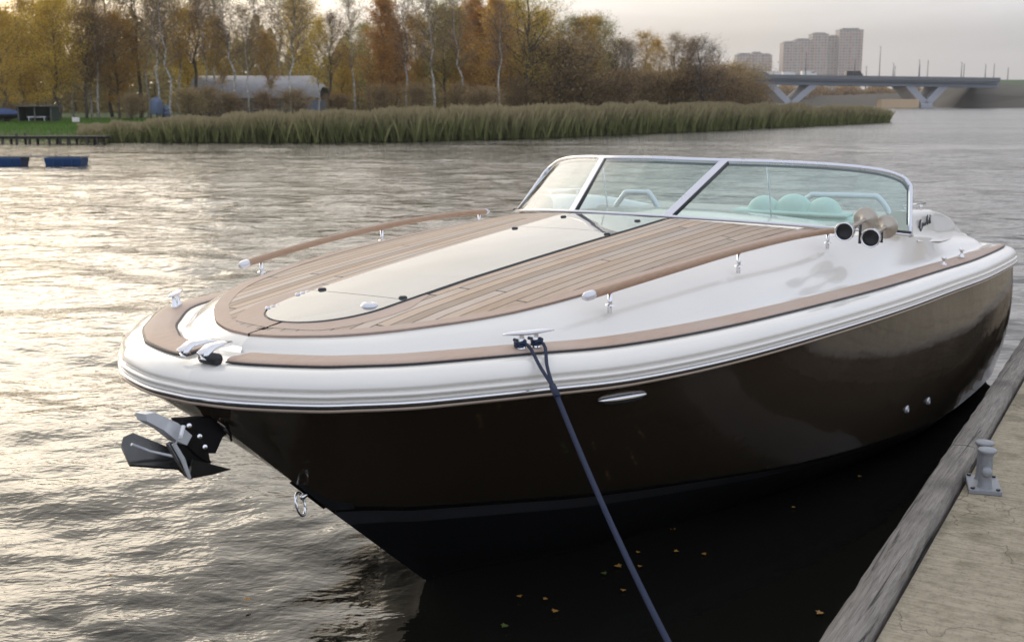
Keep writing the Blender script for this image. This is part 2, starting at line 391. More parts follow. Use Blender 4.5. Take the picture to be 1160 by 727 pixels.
# deck height field
xs_c = [-1.3, -1.03, -.5, 0, .5, 1.0, 1.5, 1.93, 2.6, 3.2]; zs_c = [1.235, 1.259, 1.300, 1.335, 1.362, 1.387, 1.410, 1.432, 1.42, 1.37]
D1 = [(-1.03, 0, 1.259), (-1.0, -.12, 1.26), (-.93, -.24, 1.261), (-.87, -.31, 1.262), (-.79, -.39, 1.266), (-.70, -.47, 1.273), (-.47, -.61, 1.286),
      (-.2, -.70, 1.300), (.3, -.79, 1.322), (1.06, -.865, 1.338), (2.15, -.93, 1.344), (3.2, -1.31, 1.262), (4.0, -1.31, 1.175), (5.0, -1.28, 1.10),
      (5.1, -1.2, 1.10), (5.2, -1.1, 1.10), (5.25, -.9, 1.09), (5.25, -.45, 1.09), (5.25, 0, 1.09)]
D1c = crom(D1, NS); D1c[0, 1] = 0; D1c[-1, 1] = 0
_wx = [-1.03, -1.0, -.93, -.87, -.79, -.70, -.47, -.2, .3, 1.06, 2.15, 3.3]; _wy = [0.0, .12, .24, .31, .39, .47, .61, .70, .79, .865, .93, .98]
_wz = [1.259, 1.26, 1.261, 1.262, 1.266, 1.273, 1.286, 1.300, 1.322, 1.338, 1.344, 1.335]
_D = crom(np.stack([_wx, _wy, _wz], 1), 300)
def wdt(x): return np.interp(x, _D[:, 0], _D[:, 1])
def zc(x): return np.interp(x, xs_c, zs_c)
def zdeck(x, y):
    w_ = max(wdt(x), .02); q = min(1.0, abs(y) / w_)
    ze = np.interp(x, _D[:, 0], _D[:, 2])
    return float(zc(x) + (min(ze, zc(x)) - zc(x)) * q * q)
# deck mouldings
T2o = -.125
g0 = off(T1c, T2o, .006); g1 = off(T1c, T2o - .008, -.006); g2 = off(T1c, T2o - .03, -.004); g3 = off(T1c, T2o - .045, .012)
rows = [off(T1c, -.015, -.004), off(T1c, -.06, .0), g0, g1, g2, g3]
for c in rows:
    c[:, 1] = np.minimum(c[:, 1], 0); c[0, 1] = 0; c[-1, 1] = 0
for k in range(1, 9):
    f = k / 8; P = lerp(g3, D1c, f); P = P.copy()
    P[:, 2] += math.sin(math.pi * f ** .8) * .022 * np.clip(np.linalg.norm(g3 - D1c, axis=1) / .3, 0, 1)
    rows.append(P)
mb = MB(); both(mb, rows)
kf = int(NS * 11 / 18)
rows = []
for f in np.linspace(0, 1, 9):
    P = D1c[:kf].copy(); P[:, 1] *= (1 - f)
    for q in P: q[2] = zdeck(q[0], q[1]) if q[0] < 2.3 else q[2] + (zc(q[0]) - q[2]) * (f * (2 - f))
    rows.append(P)
both(mb, rows)
# close dash aft edge down into the cockpit and the cockpit well
e = np.array(rows)[:, -1]
both(mb, [e, e - np.array([0, 0, .7])])
inn = D1c[kf - 1:]
both(mb, [inn, inn + np.array([0, 0, -.05]), inn * np.array([1, .96, 1]) + np.array([0, 0, -.65])])
deck = mb.build('deck_moulding', M['gelcoat'], boat)
mb = MB(); mb.box((4.15, 0, .58), (2.4, 2.3, .02)); mb.build('cockpit_sole', M['teak'], boat, False)
# covering boards: teak strips on the gunwale
def covering(side, y0):
    a = T1c.copy(); keep = [i for i in range(NS) if a[i, 1] < -y0 and a[i, 0] < 5.2 and i < NS * 14.2 / 18]
    i0, i1 = keep[0], keep[-1]
    idx = np.arange(i0, i1 + 1)
    n = len(idx); s_ = np.linspace(0, 1, n)
    dist = np.concatenate([[0], np.cumsum(np.linalg.norm(np.diff(a[idx, :2], axis=0), axis=1))])
    wid = .112 * np.sqrt(np.clip(1 - (1 - np.clip(dist / .035, 0, 1)) ** 2, .03, 1))
    endd = dist[-1] - dist
    wid = wid * np.clip(endd / .9, .02, 1) ** .8
    rows = []
    for f, dz in [(0, -.002), (0, .006), (.04, .009), (.3, .012), (.7, .014), (.96, .015), (1, .012), (1, .002)]:
        c = a[idx] + NRM[idx] * (-(.004) - wid[:, None] * f) + np.array([0, 0, 1.0]) * dz
        rows.append(c)
    G = np.array(rows); mb = MB()
    if side < 0: mb.grid(G, 0, flip=True)
    else: mb.grid(G * MIR, 0)
    o = mb.build('covering_board', M['teak'], boat, ang=50)
    # black sealant line at both edges
    mb = MB()
    for rr in ([(.004, .0), (.004, .004), (-.006, .004)],):
        G = np.array([a[idx] + NRM[idx] * q + np.array([0, 0, dz]) for q, dz in rr])
        mb.grid(G if side < 0 else G * MIR, 0, flip=side < 0)
    G = np.array([a[idx] + NRM[idx] * (-wid[:, None] - q) + np.array([0, 0, dz]) for q, dz in [(.000, .010), (.012, .0085), (.014, .0)]])
    mb.grid(G if side < 0 else G * MIR, 0, flip=side < 0)
    mb.build('sealant_line', M['black'], o)
covering(-1, .085); covering(1, .10)
# windshield base line (half), used by the teak too
WB = crom([(1.88, 0, 1.440), (1.93, .287, 1.434), (2.14, .62, 1.408), (2.50, .97, 1.36), (2.82, 1.18, 1.318), (3.10, 1.33, 1.278)], 61)
WT = crom([(2.40, 0, 1.722), (2.485, .326, 1.714), (2.78, .62, 1.698), (3.06, .89, 1.674), (3.28, 1.09, 1.640), (3.385, 1.205, 1.595), (3.38, 1.258, 1.545)], 61)
def xbase(y): return float(np.interp(abs(y), WB[:, 1], WB[:, 0]))
# hatch outline
def hin(x):
    if x <= -.86: return 0.0
    if x < -.5: return .225 * math.sqrt(max(0, 1 - ((-.5 - x) / .36) ** 2.2))
    return .225 + (x + .5) * (.305 - .225) / 2.4
def field(side):
    """teak planking between hatch and margin"""
    NA, NB = 130, 22
    nose = .07                                                   # width of the ring margin round the hatch nose
    G = np.zeros((NA, NB, 3)); UV = np.zeros((NA, NB, 2))
    for j in range(NB):
        b = j / (NB - 1)
        x0 = -.985
        ye = .3 + b * .55; xe = xbase(ye) - .03
        for _ in range(6):
            yo = wdt(xe) - .060; yi = hin(xe) + .012; ye = yi + (yo - yi) * b; xe = xbase(ye) - .03
        for i in range(NA):
            a = (i / (NA - 1)) ** 1.6
            x = x0 + (xe - x0) * a
            yo = max(wdt(x) - .060 * min(1, (x + 1.03) / .12 + .3), .012)
            k = np.clip((-.30 - x) / .3, 0, 1)
            yi = hin(x) + .012 + nose * k * (1 if x > -.86 else max(0, 1 - (-.86 - x) / .06))
            yi = min(yi, yo - .004)
            y = yi + (yo - yi) * b
            G[i, j] = (x, side * y, zdeck(x, y) + .008); UV[i, j] = (x, y - hin(max(x, -.5)))
    mb = MB(); mb.grid(G, 0, flip=side > 0)
    o = mb.build('teak_planking', M['teakfield'], tdeck)
    uvl = o.data.uv_layers.new(name='plank')
    fl = UV.reshape(-1, 2); li = np.empty(len(o.data.loops), dtype=np.int32); o.data.loops.foreach_get('vertex_index', li)
    uvl.data.foreach_set('uv', fl[li].ravel())
def strip(name, outer, inner, mat, parent, lift=.008, nb=5, bev=.004):
    """closed raised strip between two xy polylines lying on the deck"""
    G = []
    for f in [0] + list(np.linspace(0, 1, nb)) + [1]:
        P = [(o_[0] * (1 - f) + i_[0] * f, o_[1] * (1 - f) + i_[1] * f) for o_, i_ in zip(outer, inner)]
        G.append([(x, y, zdeck(x, y)) for x, y in P])
    G = np.array(G); G[1:-1, :, 2] += lift; G[0, :, 2] -= .002; G[-1, :, 2] -= .002
    mb = MB(); mb.grid(G)
    return mb.build(name, mat, parent, ang=50)
# black caulk bed under the teak
tdeck = None
mb = MB()
xs = np.concatenate([-1.03 + .25 * np.linspace(0, 1, 26) ** 2, np.linspace(-.75, 1.86, 60), np.linspace(1.9, 2.62, 20)])
for s_ in (-1, 1):
    G = []
    for x in xs:
        ymin = 0 if x < 1.88 else float(np.interp(x, WB[:, 0], WB[:, 1])) + .02
        yo = wdt(x) + .003
        G.append([(x, s_ * (ymin + (max(yo, ymin) - ymin) * b), zdeck(x, ymin + (max(yo, ymin) - ymin) * b) + .0035) for b in np.linspace(0, 1, 16)])
    mb.grid(np.array(G), 0, flip=s_ > 0)
tdeck = mb.build('teak_deck', M['black'], boat)
field(-1); field(1)
for s_ in (-1, 1):
    xo = []
    sel = _D[(_D[:, 0] > -1.03) & (_D[:, 0] < 2.62)]
    outer = [(-1.028, s_ * .004)] + [(p[0], s_ * p[1]) for p in sel[::2]]
    inner = [(-.975, s_ * .004)]
    for p in sel[::2]:
        i = np.argmin(np.hypot(_D[:, 0] - p[0], _D[:, 1] - p[1]))
        t_ = _D[min(i + 2, 299), :2] - _D[max(i - 2, 0), :2]; t_ = t_ / np.linalg.norm(t_)
        ww = .054
        q = (p[0] + t_[1] * ww, max(p[1] - t_[0] * ww, .004)); inner.append((max(q[0], inner[-1][0]), s_ * q[1]))
    strip('margin_board', outer, inner, M['teak'], tdeck, .0095)
    # ring round the nose of the hatch
    xx = [-.86 + .56 * t_ ** 1.7 for t_ in np.linspace(0, 1, 22)]
    inn_ = [(x, s_ * (hin(x) + .008)) for x in xx]
    out_ = [(x - .075 * max(0, 1 - (x + .86) / .30) ** .7, s_ * (hin(x) + .078 * min(1, .0 + (x + .86) / .03) * (1 - .75 * np.clip((x + .5) / .2, 0, 1)) + .004)) for x in xx]
    strip('nose_margin', out_, inn_, M['teak'], tdeck, .0095)
# glossy hatch panels
hatch = None
def panel(name, xa, xb, parent, nx=30):
    G = []
    for x in np.linspace(0, 1, nx):
        x = xa + (xb - xa) * (x ** 1.8 if xa < -.8 else x)
        yy = max(hin(x) - .004, .0005)
        G.append([(x, yy * t_, zdeck(x, yy * t_) + .0135) for t_ in np.linspace(-1, 1, 15)])
    G = np.array(G); mb = MB(); mb.grid(G, flip=True)
    for e_ in (G[:, 0], G[:, -1], G[0], G[-1]): mb.grid(np.array([e_, e_ - np.array([0, 0, .008])]))
    return mb.build(name, M['hatch'], parent, ang=40)
mb = MB(); G = []
for x in np.concatenate([-.862 + .36 * np.linspace(0, 1, 20) ** 1.8, np.linspace(-.48, 1.86, 40)]):
    yy = hin(x) + .008; G.append([(x, yy * t_, zdeck(x, yy * t_) + .0075) for t_ in np.linspace(-1, 1, 9)])
mb.grid(np.array(G), flip=True); hatch = mb.build('foredeck_hatch', M['black'], boat)
panel('hatch_panel', -.858, -.423, hatch); panel('hatch_panel', -.418, 1.30, hatch, 40); panel('hatch_panel', 1.305, 1.855, hatch)
for x, y in [(-.40, -.20), (-.40, .19), (1.24, -.265), (1.24, .26), (1.70, -.22), (1.70, .22)]:
    mb = MB(); mb.lathe([(0, .006), (.013, .006), (.017, .002), (.017, -.006)], Matrix.Translation((x, y, zdeck(x, y) + .0145)), 14); mb.build('latch', M['black'], hatch)
mb = MB(); mb.lathe([(.0, .005), (.010, .006), (.013, .010), (.026, .009), (.032, .001), (.033, -.004)], Matrix.Translation((-.55, -.155, zdeck(-.55, .15) + .0145)), 20); mb.build('filler_cap', M['whitesteel'], hatch)
for x in (-.72, -.50):
    mb = MB()
    for k in range(3): mb.lathe([(0, .005), (.009, .004), (.012, -.004)], Matrix.Translation((x + k * .03, hin(x) + .005, zdeck(x, .2) + .0145)), 10)
    mb.build('hinge', M['whitesteel'], hatch)
# ---- windshield
ws = empty('windshield', (0, 0, 0), 0, boat)
FULLB = np.vstack([(WB * MIR)[::-1], WB[1:]]); FULLT = np.vstack([(WT * MIR)[::-1], WT[1:]])    # port -> starboard
N_ = len(FULLB)
def wsp(i, f):
    a = FULLB[i]; b = FULLT[i]; return a * (1 - f) + b * f
def iy(y): return int(np.argmin(np.abs(FULLB[:, 1] - y)))
segs = [(0, iy(-.287)), (iy(-.287), iy(.287)), (iy(.287), N_ - 1)]
for a, b in segs:
    G = np.array([[wsp(i, f) for f in np.linspace(.02, .985, 14)] for i in range(a, b + 1)])
    mb = MB(); mb.grid(G); mb.build('glass_pane', M['glass'], ws)
mb = MB()
topc = [FULLT[i] for i in range(N_)]
full = [FULLB[0]] + [wsp(0, f) for f in (.3, .6, .85)] + topc + [wsp(N_ - 1, f) for f in (.85, .6, .3)] + [FULLB[-1]]
mb.tube(full, .0125, 10, flat=1.25); mb.build('frame', M['satin'], ws)
mb = MB(); mb.tube([(p[0] + .006, p[1] * .988, p[2] - .022) for p in full[1:-1]], .008, 6); mb.build('seal', M['black'], ws)
mb = MB(); mb.tube([(p[0], p[1], p[2] + .004) for p in FULLB], .012, 8, flat=.8); mb.build('base_channel', M['whitesteel'], ws)
for sl_ in (FULLB[:14], FULLB[-14:]):
    mb = MB(); mb.tube([(p[0], p[1], p[2] + .018) for p in sl_], .009, 8); mb.build('lower_seal', M['black'], ws)
for s_ in (-1, 1):
    i = iy(s_ * .287); a = Vector(FULLB[i]); b = Vector(FULLT[i]); d = b - a
    Mx = axis_m((a + b) / 2, d, (0, 1, 0))
    # flat post seen face on
    tv = Vector(FULLB[i + 1] - FULLB[i - 1]).normalized(); zz = d.normalized(); nn = zz.cross(tv).normalized(); tv = nn.cross(zz)
    Mx = Matrix((tv, nn, zz)).transposed().to_4x4(); Mx.translation = (a + b) / 2
    mb = MB(); mb.box((0, 0, 0), (.042, .022, d.length), M=Mx, bev=.004); mb.build('post', M['satin'], ws, ang=30)
    Mx2 = Mx.copy(); Mx2.translation = Mx.translation + tv * -.028
    mb = MB(); mb.box((0, 0, 0), (.012, .018, d.length * .97), M=Mx2); mb.build('post_seal', M['black'], ws)
    for f in (.08, .85):
        Mx3 = Mx.copy(); Mx3.translation = a + d * f - nn * .013 - tv * .01
        if s_ > 0: mb = MB(); mb.box((0, 0, 0), (.03, .012, .045), M=Mx3, bev=.002); mb.build('hinge', M['darkmetal'], ws)
# inner stay rods
for y in (.33, -.45):
    mb = MB(); i = iy(y); p = FULLT[i]; mb.tube([(p[0] + .05, p[1], p[2] - .02), (p[0] + .10, p[1] - .02, 1.38)], .005, 8); mb.build('stay_rod', M['satin'], ws)
# ---- coaming behind the windshield and interior
for s_ in (-1, 1):
    xs = np.linspace(3.30, 5.35, 36); G = []
    for x in xs:
        h = np.interp(x, [3.0, 3.25, 3.6, 4.1, 4.5, 5.0, 5.45], [1.40, 1.405, 1.39, 1.35, 1.30, 1.22, 1.09])
        yb = np.interp(x, [3.0, 4.0, 5.45], [1.305, 1.31, 1.25]); zb = np.interp(x, [3.0, 4.0, 5.0, 5.45], [1.255, 1.155, 1.085, 1.05])
        hh = h - zb
        sec = [(yb + .035, 0), (yb + .01, .02), (yb - .01, .35 * hh), (yb - .03, .75 * hh), (yb - .04, hh - .018), (yb - .052, hh - .004), (yb - .08, hh), (yb - .13, hh - .006), (yb - .16, hh - .04), (yb - .165, 0)]
        G.append([(x, s_ * a, zb + b) for a, b in sec])
    mb = MB(); mb.grid(np.array(G), flip=s_ < 0); mb.add([G[0][k] for k in range(10)], [tuple(range(10))]); mb.add([G[-1][k] for k in range(10)], [tuple(range(10))])
    c_ = mb.build('cockpit_coaming', M['gelcoat'], boat, ang=60)
    mb = MB(); mb.tube([(3.38, s_ * 1.23, 1.425), (3.95, s_ * 1.235, 1.40)], .009, 8); mb.tube([(3.42, s_ * 1.23, 1.38), (3.42, s_ * 1.23, 1.425)], .007, 8); mb.tube([(3.85, s_ * 1.235, 1.36), (3.85, s_ * 1.235, 1.405)], .007, 8)
    mb.build('grab_rail', M['chrome'], c_)
    if s_ < 0:
        # signature style script on the coaming
        sg = [(0, 0), (.02, .05), (.05, .06), (.035, .03), (.02, .0), (.03, -.03), (.06, -.01), (.08, .03), (.085, .0), (.10, .02), (.11, 0), (.125, .025), (.13, 0), (.15, .02), (.165, .06), (.19, .075), (.175, .04), (.17, 0), (.19, .01), (.20, .03), (.21, .0), (.225, .02), (.235, .07), (.23, .03), (.235, 0), (.215, .045), (.26, .055)]
        cs = crom([(a, b, 0) for a, b in sg], 150)
        mb = MB(); mb.tube([(3.50 + p[0] * 1.5, -1.298 + (p[1]) * .10, 1.285 + p[1] * .75) for p in cs], .0035, 5); mb.build('script_lettering', M['darkmetal'], c_)
def P3(u, v, x):    # survey a point lying in the plane of constant x
    dx = math.cos(YAW) * math.cos(PITCH) + math.sin(YAW) * (u - 580) / FPX - math.cos(YAW) * math.sin(PITCH) * (v - 363.5) / FPX
    return dx
def seat(name, x, y0, y1, z, h, mat, dx=.16):
    mb = MB(); mb.box((x, (y0 + y1) / 2, z), (dx, abs(y1 - y0), h), bev=.03); return mb.build(name, mat, boat)
seat('seat_back', 3.95, -1.05, .05, 1.14, .30, M['seatmint'])
seat('seat_back', 3.95, .35, 1.12, 1.15, .28, M['seatcream'])
seat('sun_pad', 4.75, -1.1, 1.1, 1.11, .24, M['seatcream'], .75)
seat('dash_cowl', 2.95, -.95, .95, 1.29, .10, M['cream'], .30)
for y, r_ in ((-.165, .115), (-.375, .135), (-.585, .12)):
    mb = MB(); n = 18; V = []
    G = [[(3.95 + .085 * math.sin(a) * math.cos(b), y + r_ * math.cos(a), 1.30 + (r_ * .95) * max(0, math.sin(a)) * max(0, math.sin(b)) ** .7) for b in np.linspace(0, math.pi, 14)] for a in np.linspace(0, math.pi, n)]
    mb.grid(np.array(G)); mb.build('headrest', M['seatmint'], boat)
mb = MB(); mb.box((3.95, -.36, 1.30), (.20, .80, .03), bev=.012); mb.build('headrest_shelf', M['seatmint'], boat)
def hoop(pts, r_=.019):
    c = crom(pts, 40); mb = MB(); mb.tube(c, r_, 10); return mb.build('grab_hoop', M['whitesteel'], boat)
hoop([(3.7, .92, 1.10), (3.7, .87, 1.27), (3.7, .785, 1.395), (3.7, .75, 1.412), (3.7, .62, 1.415), (3.7, .585, 1.405), (3.7, .50, 1.27), (3.7, .47, 1.12)])
hoop([(4.2, -.30, 1.2), (4.2, -.33, 1.33), (4.2, -.42, 1.40), (4.2, -.46, 1.408), (4.2, -.82, 1.413), (4.2, -.88, 1.405), (4.2, -.95, 1.32), (4.2, -.98, 1.2)])
# ---- handrails
def handrail(s_):
    root = empty('handrail', (0, 0, 0), 0, boat)
    pts = crom([(-.16, .845, 1.340), (0, .872, 1.350), (.55, .945, 1.375), (1.12, 1.00, 1.390), (1.7, 1.05, 1.390), (2.20, 1.085, 1.375), (2.36, 1.095, 1.365)], 60) * np.array([1, s_, 1])
    mb = MB(); mb.tube(pts[5:55], .0160, 12); mb.build('teak_grip', M['teakrail'], root)
    mb = MB(); mb.tube(pts[:6], [.010, .017, .019, .019, .019, .018], 12); mb.build('end_cap', M['whitesteel'], root)
    mb = MB(); mb.tube(pts[54:], [.018, .019, .017, .012, .009, .006], 12); mb.build('end_cap', M['whitesteel'], root)
    for x in (0.0, 1.12, 2.22):
        i = int(np.argmin(np.abs(pts[:, 0] - x))); p = pts[i]
        zb = {0.0: 1.287, 1.12: 1.315, 2.22: 1.31}[x]
        mb = MB(); mb.tube([(p[0], p[1], zb - .03), (p[0], p[1], p[2] - .012)], .009, 10); mb.lathe([(.02, 0), (.018, .006), (.009, .008)], Matrix.Translation((p[0], p[1], zb)), 12)
        mb.build('rail_post', M['chrome'], root)
handrail(-1); handrail(1)
# ---- cleats
def cleat(x, y, z, ang, L=.20, parent=boat):
    root = empty('cleat', (x, y, z), ang, parent)
    mb = MB()
    mb.tube([(-L / 2, 0, .052), (-L * .42, 0, .054), (-L * .2, 0, .053), (0, 0, .052), (L * .2, 0, .053), (L * .42, 0, .054), (L / 2, 0, .052)], [.004, .010, .016, .018, .016, .010, .004], 12, flat=.45)
    mb.build('cleat_horn', M['whitesteel'], root)
    for s_ in (-1, 1):
        mb = MB(); mb.lathe([(.017, 0), (.015, .008), (.010, .015), (.010, .048)], Matrix.Translation((s_ * .028, 0, 0)), 12); mb.build('cleat_leg', M['chrome'], root)
    return root
cang = math.atan2(-.6, 1.0)
cleat(-.555, -.835, 1.222, math.atan2(-.34, .545)); cleat(-.555, .835, 1.222, math.atan2(.34, .545))
# ---- bow fitting
bf = empty('bow_roller', (-1.2, .02, 1.22), 0, boat)
mb = MB()
out = [(.0, .0), (.03, .02), (.09, .055), (.165, .085), (.205, .085), (.225, .05), (.225, -.04), (.20, -.075), (.16, -.085), (.09, -.06), (.03, -.02)]
mb.prism([(-(a) , b) for a, b in out], .008, Matrix.Translation((.17, 0, .012)) @ Matrix.Rotation(R(-11), 4, 'Y')); mb.build('roller_plate', M['chrome'], bf, False)
for y in (.045, -.045):
    mb = MB(); mb.tube([(.08, y * .5, .035), (.02, y * .8, .042), (-.04, y, .040), (-.075, y, .024), (-.08, y, .008)], [.008, .018, .024, .025, .02], 12, flat=.55); mb.build('roller_cheek', M['chrome'], bf)
mb = MB(); mb.tube([(-.055, -.025, .01), (-.055, -.095, .008)], .020, 14); mb.build('roller', M['black'], bf)
# ---- bow eye and stem plate
mb = MB()
sa, sb = Vector((-.80, 0, .655)), Vector((-.70, 0, .56))
for s_ in (-1, 1):
    V = [(-.845, s_ * .004, .675), (-.70, s_ * .060, .668), (-.60, s_ * .055, .575), (-.56, s_ * .045, .50), (-.655, s_ * .004, .515)]
    V = [(a + .014, b + s_ * (.013 if abs(b) < .01 else .012), c) for a, b, c in V]
    mb.add(V, [tuple(range(5)) if s_ < 0 else tuple(range(4, -1, -1))])
mb.build('stem_plate', M['darkmetal'], boat, False)
be = empty('bow_eye', (-.765, 0, .60), 0, boat)
cs = [( -.012 - .030 * math.sin(t_), .010 * 0, .02 - .05 * (1 - math.cos(t_)) / 2 * 1.5) for t_ in np.linspace(0, math.pi, 16)]
mb = MB(); ring = [(.0 - .028 + .022 * math.cos(t_), .012 * math.sin(t_), -.015 + .042 * math.sin(t_)) for t_ in np.linspace(0, 2 * math.pi, 26)]
mb.tube(ring, .0055, 8, cap=False); mb.build('eye_ring', M['chrome'], be)
mb = MB(); mb.tube([(.03, 0, .02), (-.02, 0, .005)], .010, 8); mb.build('eye_bolt', M['chrome'], be)
# ---- hull fittings on the port side
def hullpt(i, f, o=.0):
    P = np.array(rows_h)[:, i]; q = P[int(f * 14)]; return q
rows_h = rows if False else None
vx = off(T1c, .066, -.17)
j = int(np.argmin(np.abs(T1c[:, 0] + .22) + (np.arange(NS) > 90) * 9))
p = Vector(hull_rows[1][j]); t_ = Vector(tn[j]); n_ = Vector(NRM[j])
side_up = Vector(hull_rows[0][j] - hull_rows[2][j]).normalized()
nv = t_.cross(side_up).normalized()
if nv.dot(n_) < 0: nv = -nv
Mx = Matrix((t_, side_up, nv)).transposed().to_4x4(); Mx.translation = p + nv * .009
def ell(a, b, n=28): return [(a * math.cos(2 * math.pi * k / n), b * math.sin(2 * math.pi * k / n)) for k in range(n)]
vp = [Vector(lerp(hull_rows[1], hull_rows[2], .2)[j + k]) for k in range(-6, 7)]
ds_ = [(q_ - p).dot(t_) for q_ in vp]; vp = [q_ + nv * .003 for q_ in vp]
mb = MB(); mb.tube([vp[0].lerp(vp[-1], 0) if False else Vector([np.interp(a_, ds_, [w_[c_] for w_ in vp]) for c_ in range(3)]) for a_ in np.linspace(-.125, .125, 15)], [.002] + [.019 * math.sin(math.pi * (k + 1.2) / 16.4) ** .6 for k in range(1, 14)] + [.002], 12, flat=.9); v1_ = mb.build('hull_vent', M['chrome'], boat)
mb = MB(); mb.tube([Vector([np.interp(a_, ds_, [w_[c_] for w_ in vp]) for c_ in range(3)]) + nv * .007 - side_up * .006 for a_ in np.linspace(-.11, .10, 15)], [.001] + [.0135 * math.sin(math.pi * (k + 1.2) / 16.4) ** .6 for k in range(1, 14)] + [.001], 10); mb.build('vent_opening', M['black'], v1_)
j2 = int(np.argmin(np.abs(SPc[:, 0] - 2.5) + (np.arange(NS) > 100) * 9))
for k in (0, 3):
    q = Vector(hull_rows[11][j2 + k])
    mb = MB(); mb.lathe([(.0, .0), (.010, .0), (.012, .004), (.02, .006), (.022, -.002), (.022, -.03)], axis_m(q + Vector((0, -.004, 0)), (0, -1, .15)), 14); mb.build('drain_outlet', M['whitesteel'], boat)
# ---- horns by the port windshield
hn = empty('air_horn', (2.3, -1.2, 1.33), 0, boat); HO = Vector((2.3, -1.2, 1.33))
def trumpet(bell, back, rb=.047, rd=.064):
    b, k = Vector(bell), Vector(back); d = (b - k); L = d.length
    b -= HO; k -= HO; Mx = axis_m(k, d)
    mb = MB(); prof = [(.012, 0), (.013, L * .45), (.018, L * .62), (.030, L * .78), (.048, L * .92), (rb, L), (rb + .003, L + .004), (rb, L + .006), (rb - .006, L), (.040, L * .90), (.022, L * .76), (.0, L * .70)]
    mb.lathe(prof, Mx, 26, 0); 
    o = mb.build('horn_trumpet', M['chrome'], hn)
    mb = MB(); mb.lathe([(.0, L * .90), (.036, L * .905), (.041, L * .915)], Mx, 22); mb.build('horn_throat', M['black'], o)
    mb = MB(); mb.lathe([(0, -.03), (.05, -.026), (rd * .9, -.012), (rd, .0), (rd + .002, .004), (rd, .008), (.055, .010), (.035, .022), (.022, .034), (.013, .05)], Mx, 26); mb.build('horn_housing', M['horncup'], o)
    for m_ in (.25,):
        q = k + d * m_; mb = MB(); mb.tube([q, (q.x, q.y - .0, -.03)], .008, 8); mb.build('horn_bracket', M['darkmetal'], o)
trumpet((2.02, -1.225, 1.398), (2.50, -1.215, 1.42)); trumpet((2.12, -1.335, 1.362), (2.60, -1.30, 1.375))
# small fittings on the port quarter
for x, y in ((3.42, -1.47), (3.9, -1.49)):
    mb = MB(); mb.lathe([(.02, 0), (.018, .01), (.009, .014), (.009, .035), (.016, .04), (.016, .05), (0, .052)], Matrix.Translation((x, y, 1.075)), 12); mb.build('fender_stud', M['chrome'], boat)
# ------------------------------------------------------------------ anchor
an = empty('anchor', (-1.32, .03, .93)); tag(an, 'polished plough anchor with dark flukes hanging under the bow', 'anchor')
def am(name, mat, fn, smooth=True, ang=35):
    mb = MB(); fn(mb); o = mb.build(name, mat, an, smooth, ang=ang); return o
def loc3(u, v, y):
    """point of the plane y = const on the boat seen at survey bearing"""
    F_ = Vector((math.cos(YAW) * math.cos(PITCH), math.sin(YAW) * math.cos(PITCH), -math.sin(PITCH))); U_ = Vector((math.cos(YAW) * math.sin(PITCH), math.sin(YAW) * math.sin(PITCH), math.cos(PITCH))); R_ = Vector((math.sin(YAW), -math.cos(YAW), 0))
    d = F_ + R_ * (u - 580) / FPX - U_ * (v - 363.5) / FPX
    return Vector((CX, CY, CZ)) + d * ((y - CY) / d.y) - Vector(an.location)
def plate(mb, uv, y, th, tilt=0.0):
    P = [loc3(u, v, y if not callable(y) else y(u, v)) for u, v in uv]
    n = len(P); nrm = (P[1] - P[0]).cross(P[2] - P[0]).normalized() * th / 2
    mb.add([p + nrm for p in P] + [p - nrm for p in P], [tuple(range(n)), tuple(range(2 * n - 1, n - 1, -1))] + [(i, n + i, n + (i + 1) % n, (i + 1) % n) for i in range(n)])
am('anchor_shank', M['brightsteel'], lambda m: plate(m, [(159, 468), (170, 466), (196, 478), (212, 492), (206, 503), (196, 499), (180, 486), (161, 476)], -.02, .045), True, 25)
am('shank_web', M['anchor'], lambda m: plate(m, [(196, 480), (212, 478), (232, 502), (236, 524), (222, 516), (206, 500)], .0, .02))
am('anchor_fluke', M['anchor'], lambda m: plate(m, [(137, 505), (139, 496), (150, 491), (190, 507), (204, 520), (202, 531), (147, 527)], lambda u, v: .03 + (204 - u) * .0012 + (v - 510) * -.002, .010))
am('anchor_fluke', M['anchor'], lambda m: plate(m, [(213, 542), (218, 520), (226, 522), (261, 531), (240, 537)], lambda u, v: -.03 - (u - 213) * .0006, .012))
am('anchor_crown', M['anchor'], lambda m: plate(m, [(194, 502), (214, 500), (236, 522), (228, 534), (214, 541), (202, 530)], .015, .03))
am('fluke_web', M['chrome'], lambda m: plate(m, [(189, 503), (194, 500), (205, 518), (214, 541), (217, 543), (213, 541), (199, 520)], -.05, .014))
am('fluke_stock', M['brightsteel'], lambda m: m.tube([loc3(208, 482, -.07), loc3(205, 494, -.075), loc3(197, 503, -.075), loc3(207, 520, -.075), loc3(215, 541, -.07)], [.007, .008, .008, .008, .005], 8))
am('fluke_rib', M['whitesteel'], lambda m: m.tube([loc3(149, 503, .055), loc3(170, 511, .04), loc3(198, 517, .01)], .005, 8))
am('roller_bracket', M['darkmetal'], lambda m: plate(m, [(200, 474), (232, 472), (262, 482), (246, 494), (238, 512), (222, 512), (205, 492)], .02, .05))
for u, v in ((226, 494), (232, 506), (214, 482)): am('bolt', M['chrome'], lambda m: m.lathe([(0, .006), (.008, .004), (.010, -.02)], axis_m(loc3(u, v, -.012), (-.5, -.85, .2)), 10))
am('bracket_strip', M['chrome'], lambda m: m.tube([loc3(250, 472, -.02), loc3(248, 477, -.03), loc3(253, 484, -.035), loc3(260, 491, -.03), loc3(262, 499, -.015)], [.004, .007, .008, .007, .004], 8))
